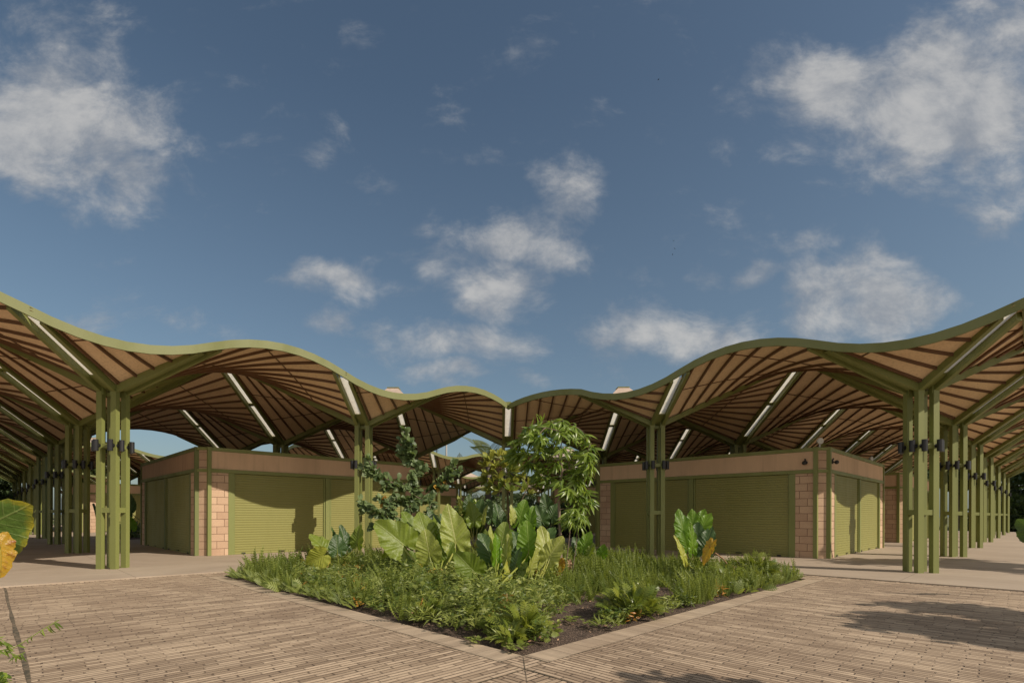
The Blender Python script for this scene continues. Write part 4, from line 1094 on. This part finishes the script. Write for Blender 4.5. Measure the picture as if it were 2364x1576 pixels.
# sea-grape like shrub
base = gpt(950, 1262); t = empty('round_leaf_shrub', base); tag(t, 'tall round leaved shrub in front of the left kiosk, a few orange leaves', 'shrub')
wood, lv = MB(), Leaves()
def branch(px0, py0, px1, py1, d0, d1, r0, r1, bend=0.0):
    A = at(px0, py0, d0) - base; B = at(px1, py1, d1) - base
    m_ = (A + B) / 2 + Vector((bend, 0, .04)); pts = bez(A, m_, B); wood.tube(pts, [r0 + (r1 - r0) * k / 8 for k in range(9)], 6); return pts
d_ = base.y
tr = branch(950, 1262, 955, 1110, d_, 12.0, .035, .018, .1); tr2 = branch(955, 1110, 935, 1000, 12.0, 12.0, .018, .008, -.02)
spec = [(935, 992, 12.0), (922, 1015, 12.1), (946, 1018, 11.9), (935, 1035, 12.0), (950, 1045, 11.9), (925, 1052, 12.1), (940, 1068, 12.0), (956, 1030, 12), (918, 1035, 12),
        (848, 1058, 11.6), (860, 1080, 11.6), (836, 1075, 11.7), (868, 1095, 11.7), (845, 1090, 11.6), (972, 1072, 12.2), (966, 1090, 12.1), (984, 1082, 12.2),
        (830, 1150, 11.5), (842, 1165, 11.5), (858, 1175, 11.4), (836, 1178, 11.5), (1050, 1065, 12.8), (1035, 1085, 12.8), (1062, 1085, 12.8), (1020, 1105, 12.7), (1044, 1100, 12.7), (1008, 1120, 12.7), (1030, 1125, 12.6),
        (890, 1098, 11.8), (900, 1120, 11.8), (882, 1130, 11.7), (920, 1105, 12), (935, 1125, 11.9), (955, 1118, 12), (910, 1145, 11.7), (930, 1155, 11.7), (890, 1160, 11.6), (950, 1148, 11.8), (970, 1135, 12),
        (985, 1155, 12), (960, 1170, 11.8), (940, 1180, 11.7), (905, 1180, 11.6), (875, 1185, 11.5), (990, 1180, 12), (975, 1195, 11.9), (920, 1200, 11.6), (1000, 1140, 12.2), (1005, 1165, 12.2), (870, 1148, 11.6), (950, 1215, 11.7), (890, 1205, 11.5), (1010, 1200, 12), (860, 1215, 11.6), (990, 1215, 12), (925, 1225, 11.6)]
tips = grow(wood, tr + tr2, [at(*q) - base for q in spec])
shoots(lv, tips, 30, .15, T_OVAL, .05, .8, .45, .55, 0, .34)
shoots(lv, [tips[32], tips[36], tips[41]], 4, .15, T_OVAL, .3, .9, .1, .5, 1)
wood.build('branches', M['bark'], t, smooth=True); lv.build('foliage', [M['grape'], M['autumn']], t)
# mango-like tree with drooping leaves
base = gpt(1294, 1356); t = empty('drooping_leaf_tree', base); tag(t, 'slender young tree with drooping narrow leaves in the middle of the bed', 'tree')
wood, lv = MB(), Leaves(); d_ = base.y
tr = branch(1294, 1358, 1291, 1190, d_, 9.4, .034, .026, .03); tr += branch(1291, 1190, 1298, 1085, 9.4, 9.5, .026, .018, -.05); tr += branch(1298, 1085, 1275, 1010, 9.5, 9.6, .018, .008, .03)
spec = [(1215, 985, 9.5), (1245, 972, 9.6), (1272, 972, 9.4), (1300, 968, 9.6), (1330, 982, 9.5), (1350, 1000, 9.6), (1365, 1022, 9.5), (1195, 1010, 9.6), (1225, 1005, 9.2), (1255, 1000, 9.8), (1290, 995, 9.2), (1320, 1005, 9.9),
        (1190, 1035, 9.7), (1210, 1040, 9.4), (1240, 1035, 9.3), (1270, 1030, 9.9), (1300, 1030, 9.3), (1335, 1040, 9.7), (1362, 1050, 9.4), (1180, 1050, 9.9), (1345, 1070, 9.4), (1325, 1085, 9.6), (1360, 1090, 9.6),
        (1220, 1062, 9.6), (1250, 1068, 9.8), (1282, 1062, 9.4), (1310, 1062, 9.8), (1340, 1110, 9.5), (1318, 1120, 9.5), (1355, 1130, 9.5), (1330, 1145, 9.6), (1365, 1150, 9.6), (1345, 1165, 9.5), (1300, 1105, 9.4), (1325, 1175, 9.7),
        (1270, 1095, 9.9), (1240, 1095, 10.), (1352, 1185, 9.6), (1262, 985, 9.9), (1235, 985, 9.3), (1310, 985, 9.3), (1285, 980, 9.7)]
tips = [(p_, (a_[0] * .4, a_[1] * .4, .7)) for p_, a_ in grow(wood, tr, [at(*q) - base for q in spec + [(a_ + random.uniform(-16, 16), b_ + random.uniform(4, 24), c_ + random.uniform(-.3, .3)) for a_, b_, c_ in spec[::3]]], .010, .003, .03)]
shoots(lv, tips, 24, .235, T_LANCE, .50, .9, .25, .5, 0, .14)
wood.build('trunk', M['bark'], t, smooth=True); lv.build('crown', M['mango'], t)
# little sapling of the same kind in front of it
base = gpt(1316, 1345); t = empty('drooping_leaf_sapling', base); tag(t, 'small sapling with drooping narrow leaves right of the thin trunk', 'sapling')
wood, lv = MB(), Leaves(); d_ = base.y
tr = branch(1300, 1345, 1318, 1200, d_, 9.1, .012, .008, .03) + branch(1316, 1345, 1334, 1205, d_, 9.2, .010, .006, .05)
tips = []
for (px, py, dd) in ((1310, 1178, 9.1), (1325, 1172, 9.0), (1340, 1182, 9.1), (1318, 1195, 9.0), (1336, 1205, 9.2), (1302, 1195, 9.2)):
    P = at(px, py, dd) - base; tips.append((tuple(P), (0, 0, 1)))
shoots(lv, tips, 18, .22, T_NARROW, .65, .75, .2, .62, 0, .08)
wood.build('stem', M['bark'], t, smooth=True); lv.build('crown', M['mango'], t)
# yellow-green shrub
base = gpt(1170, 1275); t = empty('yellow_green_shrub', base); tag(t, 'tall shrub with yellow tipped leaf rosettes left of the drooping tree', 'shrub')
wood, lv = MB(), Leaves(); d_ = base.y
tr = branch(1180, 1275, 1172, 1130, d_, 12.0, .03, .02, -.03) + branch(1172, 1130, 1150, 1085, 12.0, 12.0, .02, .01) + branch(1185, 1200, 1220, 1120, 12.4, 12.2, .02, .01)
tipsY, tipsG = [], []
for k, (px, py, dd) in enumerate(((1130, 1058, 12), (1150, 1050, 12.1), (1170, 1055, 12), (1120, 1072, 12), (1142, 1075, 11.9), (1165, 1075, 12), (1128, 1090, 12), (1188, 1062, 12.2), (1180, 1085, 12), (1195, 1078, 12.3),
        (1150, 1100, 12), (1135, 1112, 12), (1165, 1112, 12), (1185, 1108, 12.1), (1205, 1100, 12.3), (1150, 1128, 12), (1178, 1128, 12), (1130, 1130, 12.1), (1215, 1115, 12.3), (1235, 1118, 12.4), (1222, 1135, 12.4), (1250, 1110, 12.4), (1205, 1130, 12.2), (1120, 1108, 12.2))):
    P = at(px, py, dd) - base; q = min(tr, key=lambda c: (c - P).length); wood.tube(bez(q, (q + P) / 2 + Vector((0, 0, -.05)), P, 4), [.010, .008, .007, .006, .004], 5)
    (tipsY if k < 8 else tipsG).append((tuple(P), tuple((P - q) + Vector((0, 0, .4)))))
shoots(lv, tipsY, 20, .22, T_OBOV, .0, .8, .4, .85, 0, .06); shoots(lv, tipsG, 18, .21, T_OBOV, .05, .8, .35, .35, 0, .06)
wood.build('branches', M['bark'], t, smooth=True); lv.build('foliage', M['croton'], t)

# ------------------------------------------------------------------ palms
def palm(label, base, h, fronds, L, group=None, lean=(0, 0), r=.16, seed=0):
    rg = np.random.default_rng(seed); base = Vector(base); t = empty('palm_tree', base); tag(t, label, 'palm tree', group)
    mb = MB(); pts = [Vector((lean[0] * (k / 8) ** 2, lean[1] * (k / 8) ** 2, h * k / 8 - .05)) for k in range(9)]
    mb.tube(pts, [r * (1.15 - .35 * k / 8) for k in range(9)], 10); mb.build('trunk', M['bark_grey'], t, smooth=True)
    lv = Leaves()
    for k in range(fronds):
        th = rg.uniform(0, 2 * np.pi) if k else 2.6; el = rg.uniform(-.1, 1.2)
        D = np.array([[math.cos(th) * math.cos(el), math.sin(th) * math.cos(el), math.sin(el)]]); U = np.cross(np.cross(D, [0, 0, 1.]), D)
        lv.add(*T_PINNATE, np.array([[pts[-1].x, pts[-1].y, pts[-1].z]]), D, U, L * rg.uniform(.75, 1.1), rg.uniform(0, 1))
    lv.build('crown', M['palm'], t); return t
palm('palm with a dark trunk in the open court behind the corner posts', (at(1127, 1150, 26).x, 26, 0), 4.0, 13, 2.3, seed=5)
palm('low palm in the court behind, left of the dark trunked palm', (at(1090, 1150, 29).x, 29, 0), 1.5, 14, 1.5, seed=8)
palm('palm crown showing above the left kiosk roof line', (at(885, 1150, 47).x, 47, 0), 5.0, 16, 2.6, seed=3)
palm('distant palm under the far roof at centre', (at(1085, 1150, 66).x, 66, 0), 4.0, 14, 3.0, 'distant palms beyond the market hall', seed=12)
palm('distant palm under the far roof at centre', (at(1150, 1150, 70).x, 70, 0), 4.5, 14, 3.0, 'distant palms beyond the market hall', seed=13)
palm('distant palm whose tip peeks over the far roof dome', (at(1062, 1150, 62).x, 62, 0), 6.6, 12, 2.2, seed=14)

# ------------------------------------------------------------------ background trees
def make_tree(h, rad, n, seed, mt='tree', leaf=.16, trunk=True, clumps=26, flat=.75):
    rg = np.random.default_rng(seed); t = empty('broadleaf_tree')
    wood, lv = MB(), Leaves(); c0 = np.array([0, 0, h - rad * flat])
    wood.tube([(0, 0, -.1), (.1, 0, h * .3), (0, .1, h * .55)], [rad * .09, rad * .07, rad * .05], 9)
    for k in range(clumps):
        d = unit(rg.normal(size=3)); d[2] = abs(d[2]) * 1.0 - .35; c = c0 + d * np.array([rad, rad, rad * flat]) * rg.uniform(.35, 1.0)
        wood.tube(bez(Vector((0, .05, h * rg.uniform(.3, .55))), Vector(tuple(c * .5 + np.array([0, 0, h * .3]))), Vector(tuple(c)), 4), [rad * .03, rad * .024, rad * .018, rad * .012, rad * .006], 5)
        m = n // clumps; q = rg.normal(size=(m, 3)); q = unit(q) * (rg.uniform(0, 1, (m, 1)) ** .5) * rad * rg.uniform(.22, .42) * np.array([1, 1, .65])
        lv.add(*T_OVAL, c + q, rg.normal(size=(m, 3)) + np.array([0, 0, -.2]), unit(q) + np.array([.4, -.5, .7]) + rg.normal(size=(m, 3)) * .4, rg.uniform(.6, 1.2, m) * leaf, np.clip(rg.normal(.45, .3, m), 0, 1))
    wood.build('trunk', M['bark'], t, smooth=True); lv.build('crown', M[mt], t); return t
ta = make_tree(6.5, 3.4, 9000, 1, leaf=.30); tb = make_tree(8.0, 4.2, 9000, 2, leaf=.34, clumps=34)
bgspots = [('a', -37, 33, 1.0), ('b', -44, 41, 1.0), ('a', -50, 50, 1.1), ('b', -42, 52, 1.1), ('b', -35, 62, 1.0), ('a', -28, 68, 1.0), ('b', -20, 72, .9), ('a', -12, 76, .8), ('b', 12, 76, .8), ('a', 22, 72, .9), ('b', 30, 66, 1.0),
           ('a', 40, 60, 1.0), ('b', 47, 53, 1.1), ('b', 50, 44, 1.15), ('a', 52, 49, 1.2), ('b', 46, 41, 1.0), ('a', 44, 38, .9), ('a', -42, 36, .9)]
bgspots += [('ab'[k % 2], -34 + 4.3 * k, 84 + 5 * math.sin(k * 2.1), .66 + .1 * math.sin(k * 1.7)) for k in range(17)]
usedt = {}
for k, (w, x, y, s_) in enumerate(bgspots):
    src = ta if w == 'a' else tb
    o = src if w not in usedt else copy_tree(src); usedt[w] = 1
    o.location = (x, y, -.09); o.scale = (s_, s_, s_); o.rotation_euler = (0, 0, k * 1.3)
    if y > 77: tag(o, 'low distant tree glimpsed under the roofs behind the hall', 'tree', 'low distant trees behind the hall')
    elif x < 0: tag(o, 'dense green tree beyond the left end of the market hall', 'tree', 'trees beyond the left of the hall')
    else: tag(o, 'dark dense tree beyond the right end of the market hall', 'tree', 'trees beyond the right of the hall')
# trees outside the frame that throw the dappled shade on the right-hand paving
sh = make_tree(4.3, 1.5, 1500, 5, leaf=.24, clumps=14, flat=.5); sh.location = (9.6, 3.6, -.05); tag(sh, 'small tree standing just outside the right of the picture, shading the paving', 'tree')
sh = make_tree(6.5, 2.3, 2200, 6, leaf=.28, clumps=16, flat=.5); sh.location = (17.5, 9.6, -.05); tag(sh, 'larger tree outside the right of the picture, shading the concrete floor', 'tree')
sh = make_tree(3.4, .8, 500, 9, leaf=.2, clumps=7, flat=.6); sh.location = (4.9, 1.35, -.05); tag(sh, 'shrubby tree beside the viewer, shading the near bricks', 'tree')

# ------------------------------------------------------------------ small things
# plants in the courts between kiosks
def bush(name, label, loc, n, rad, leaf, mt, h=1.0, group=None):
    t = empty(name, loc); tag(t, label, 'bush', group); lv = Leaves(); q = sphere_dirs(n) * (RNG.uniform(0, 1, (n, 1)) ** .4) * rad; q[:, 2] = np.abs(q[:, 2]) * h
    lv.add(*T_OVAL, q, unit(q) + RNG.normal(size=(n, 3)) * .7, np.array([[.4, -.5, .7]]) + RNG.normal(size=(n, 3)) * .5, RNG.uniform(.6, 1.2, n) * leaf, np.clip(RNG.normal(.45, .3, n), 0, 1)); lv.build('foliage', M[mt], t)
    mb = MB()
    for k in range(0, n, max(1, n // 14)): mb.tube([(0, 0, 0), tuple(q[k] * .5), tuple(q[k])], [.015, .01, .005], 5)
    mb.build('branches', M['bark'], t); return t
bush('court_bush', 'low dark bush at the foot of the far left kiosk wall', ab(-1.5, 2.75), 900, .9, .14, 'grape', .9)
bush('court_bush', 'leafy bush seen just left of the left kiosk', ab(-.9, 2.5), 900, 1.0, .2, 'mango', 1.6)
bush('court_bush', 'dark leafy bush in the court behind the corner posts', ab(1.05, .75), 1500, 1.3, .2, 'grape', 1.3)
bush('court_bush', 'tall leafy bush in the court, left part', ab(.75, 1.2), 1500, 1.2, .2, 'mango', 1.7)
bush('court_bush', 'tall leafy bush in the court, right part', ab(1.35, .6), 1500, 1.2, .18, 'tree', 1.5)
bush('court_bush', 'bush in the farther court, left part', ab(2.8, 3.3), 900, 1.6, .3, 'tree', 1.6)
bush('court_bush', 'bush in the farther court, right part', ab(3.3, 2.8), 900, 1.6, .3, 'tree', 1.6)
bush('court_bush', 'bush in the farther court, middle part', ab(3.3, 3.3), 900, 1.9, .3, 'grape', 1.5)
for k, (x_, y_, r_) in enumerate(((41, 42, 2.6), (45, 45.5, 2.8), (49, 48, 3.0), (53, 52, 3.2), (56, 57, 3.2))):
    bush('boundary_bush', 'thick dark bush along the boundary beyond the right end of the hall', (x_, y_, -.09), 1500, r_, .42, 'tree', 1.1, 'bushes beyond the right end of the hall')
for k, (x_, y_, r_) in enumerate(((-40, 43, 2.6), (-44, 48, 2.8), (-50, 55, 3.0))):
    bush('boundary_bush', 'thick green bush along the boundary beyond the left end of the hall', (x_, y_, -.09), 1500, r_, .42, 'tree', 1.1, 'bushes beyond the left end of the hall')
ear_plant('elephant_ear_plant', 'elephant ear plant glimpsed behind the near left posts', ab(-1.35, 2.6), [(298, 1170, 22., 300, 1140, .8, 10, 'ear_dark', 0), (303, 1215, 22., 300, 1190, .8, 10, 'ear_bright', 0), (292, 1190, 22.5, 288, 1165, .8, 10, 'ear_dark', 0)])
# cactus pad arm seen against the far left wall
t = empty('cactus', gpt(232, 1240)); tag(t, 'grey green cactus arm leaning before the far left kiosk wall', 'cactus')
mb = MB(); b0 = gpt(232, 1240); P0 = Vector((0, 0, 0)); P1 = at(226, 1185, b0.y) - b0; P2 = at(215, 1162, b0.y) - b0
pts = bez(P0, P1, P2, 10); rows = []
mb.tube(pts, [.09 - .004 * k for k in range(11)], 7); mb.build('arm', M['grape'], t)
# climbing sprig at lower left
base = gpt(-30, 1540); t = empty('trailing_vine', base); tag(t, 'thin trailing vine with small leaves over the bricks at lower left', 'vine')
mb, lv = MB(), Leaves()
for P in ([(-40, 1520, 3.6), (20, 1502, 3.65), (60, 1478, 3.7), (100, 1452, 3.75), (137, 1430, 3.8)], [(-30, 1500, 3.5), (10, 1500, 3.5), (40, 1512, 3.55), (58, 1505, 3.6)], [(-30, 1480, 3.5), (5, 1475, 3.5), (20, 1490, 3.5)]):
    pts = [at(*p) - base for p in P]; mb.tube(pts, .003, 5)
    for k in range(len(pts) - 1):
        for q in range(7 if P is not None and len(P) < 5 or k < 1 else 4):
            u = random.random(); p = pts[k].lerp(pts[k + 1], u)
            lv.add(*T_LANCE, np.array([tuple(p)]), np.array([[random.uniform(-.4, .8), random.uniform(-.6, .2), random.uniform(-1, .2)]]), np.array([[random.uniform(-.4, .4), -.8, .6]]), random.uniform(.045, .07), random.random())
mb.build('stem', M['stalk'], t); lv.build('leaves', M['mango'], t)
bush('seedling_bush', 'little green sprig at the very lower left corner', gpt(-8, 1576), 40, .07, .05, 'mango', .6)
# curled dry leaf on the paving by the bed
base = gpt(1672, 1362, ZP); t = empty('fallen_leaf', base); tag(t, 'large curled grey brown fallen leaf on the paving at the right edge of the bed', 'leaf')
mb = MB()
mb.tube([Vector(p) for p in ((.32, .18, .10), (.15, .10, .09), (0, 0, .05), (-.10, -.05, .03))], [.006, .011, .014, .008], 6)
def curl(c, d, L, W, k0, m=0):
    rows = []; d = Vector(d).normalized(); s_ = d.cross(Vector((0, 0, 1))).normalized()
    for i in range(14):
        u = i / 13; w = W * math.sin(math.pi * min(1, .08 + u)) ** .7; r = []
        for j in range(9):
            v = j / 8 * 2 - 1; ang = v * k0
            r.append(Vector(c) + d * L * u + s_ * (math.sin(ang) * w / k0 * 1.3) + Vector((0, 0, .02 + (1 - math.cos(ang)) * w / k0 * 1.2 + .03 * math.sin(u * 9 + v * 3) * .5 + .02 * random.random())))
        rows.append(r)
    mb.grid(rows)
curl((0, 0, .0), (-1, .35, 0), .34, .09, 2.0); curl((-.02, -.02, 0), (-.75, -.75, 0), .34, .10, 1.8); curl((.1, .05, .03), (1, .25, .1), .33, .05, 2.2); curl((.08, .08, .03), (.6, .9, .25), .26, .05, 2.0)
o = mb.build('blade', M['dry'], t, smooth=True); a_ = o.data.attributes.new('var', 'FLOAT', 'POINT')
# utility pole and antenna mast behind the far roof
t = empty('utility_pole', (at(1030, 1100, 85).x, 85, 0)); tag(t, 'distant pale utility pole with wires above the far roof', 'utility pole')
mb = MB(); mb.tube([(0, 0, 0), (0, 0, 13.6)], [.2, .13], 8); mb.build('pole', M['concrete_pole'], t)
mb = MB(); mb.box(-.9, .9, -.06, .06, 9.6, 9.75); mb.box(-.5, 1.0, -.06, .06, 8.9, 9.0); mb.tube([(-.55, 0, 8.2), (-.55, 0, 8.9)], .22, 8); mb.build('crossarm', M['bark_grey'], t)
mb = MB()
for zz in (9.8, 9.5, 9.15):
    for x in (.9,): mb.tube([(x + 12 * k, 3 * k, zz - .9 * math.sin(math.pi * k / 3) * .5) for k in range(0, 4)], .025, 4)
    mb.tube([(-.9 - 12 * k, 0, zz) for k in range(0, 4)], .02, 4)
mb.build('wire', M['black'], t)
t = empty('antenna_mast', (at(1008, 1100, 60).x, 60, 0)); tag(t, 'thin dark mast rising behind the far roof, left of the utility pole', 'mast')
mb = MB(); mb.tube([(0, 0, 0), (0, 0, 8.9)], .05, 6); mb.tube([(-.2, 0, 8.4), (.2, 0, 8.4)], .03, 5); mb.build('pole', M['black'], t)
# birds: tiny specks high in the sky
for k, (px, py, lab) in enumerate(((1517, 185, 'tiny dark bird high above the centre right'), (1553, 556, 'tiny bird, upper one of the three right of centre'), (1556, 574, 'tiny bird, middle one of the three right of centre'), (1551, 588, 'tiny bird, lowest of the three right of centre'))):
    p = at(px, py, 60); s_ = .11 if k == 0 else .07
    mb = MB(); mb.tube([(-.9 * s_, 0, 0), (0, 0, .1 * s_), (.9 * s_, 0, 0)], [.1 * s_, .22 * s_, .04 * s_], 6)
    for sg in (-1, 1): mb.grid([[(-.3 * s_, 0, .1 * s_), (-.1 * s_, sg * 1.2 * s_, .8 * s_), (-.4 * s_, sg * 2.2 * s_, .5 * s_)], [(.4 * s_, 0, .1 * s_), (.3 * s_, sg * 1.2 * s_, .8 * s_), (-.2 * s_, sg * 2.2 * s_, .5 * s_)]])
    o = mb.build('bird', M['black']); o.location = p; o.rotation_euler = (.3, .2, k); tag(o, lab, 'bird')
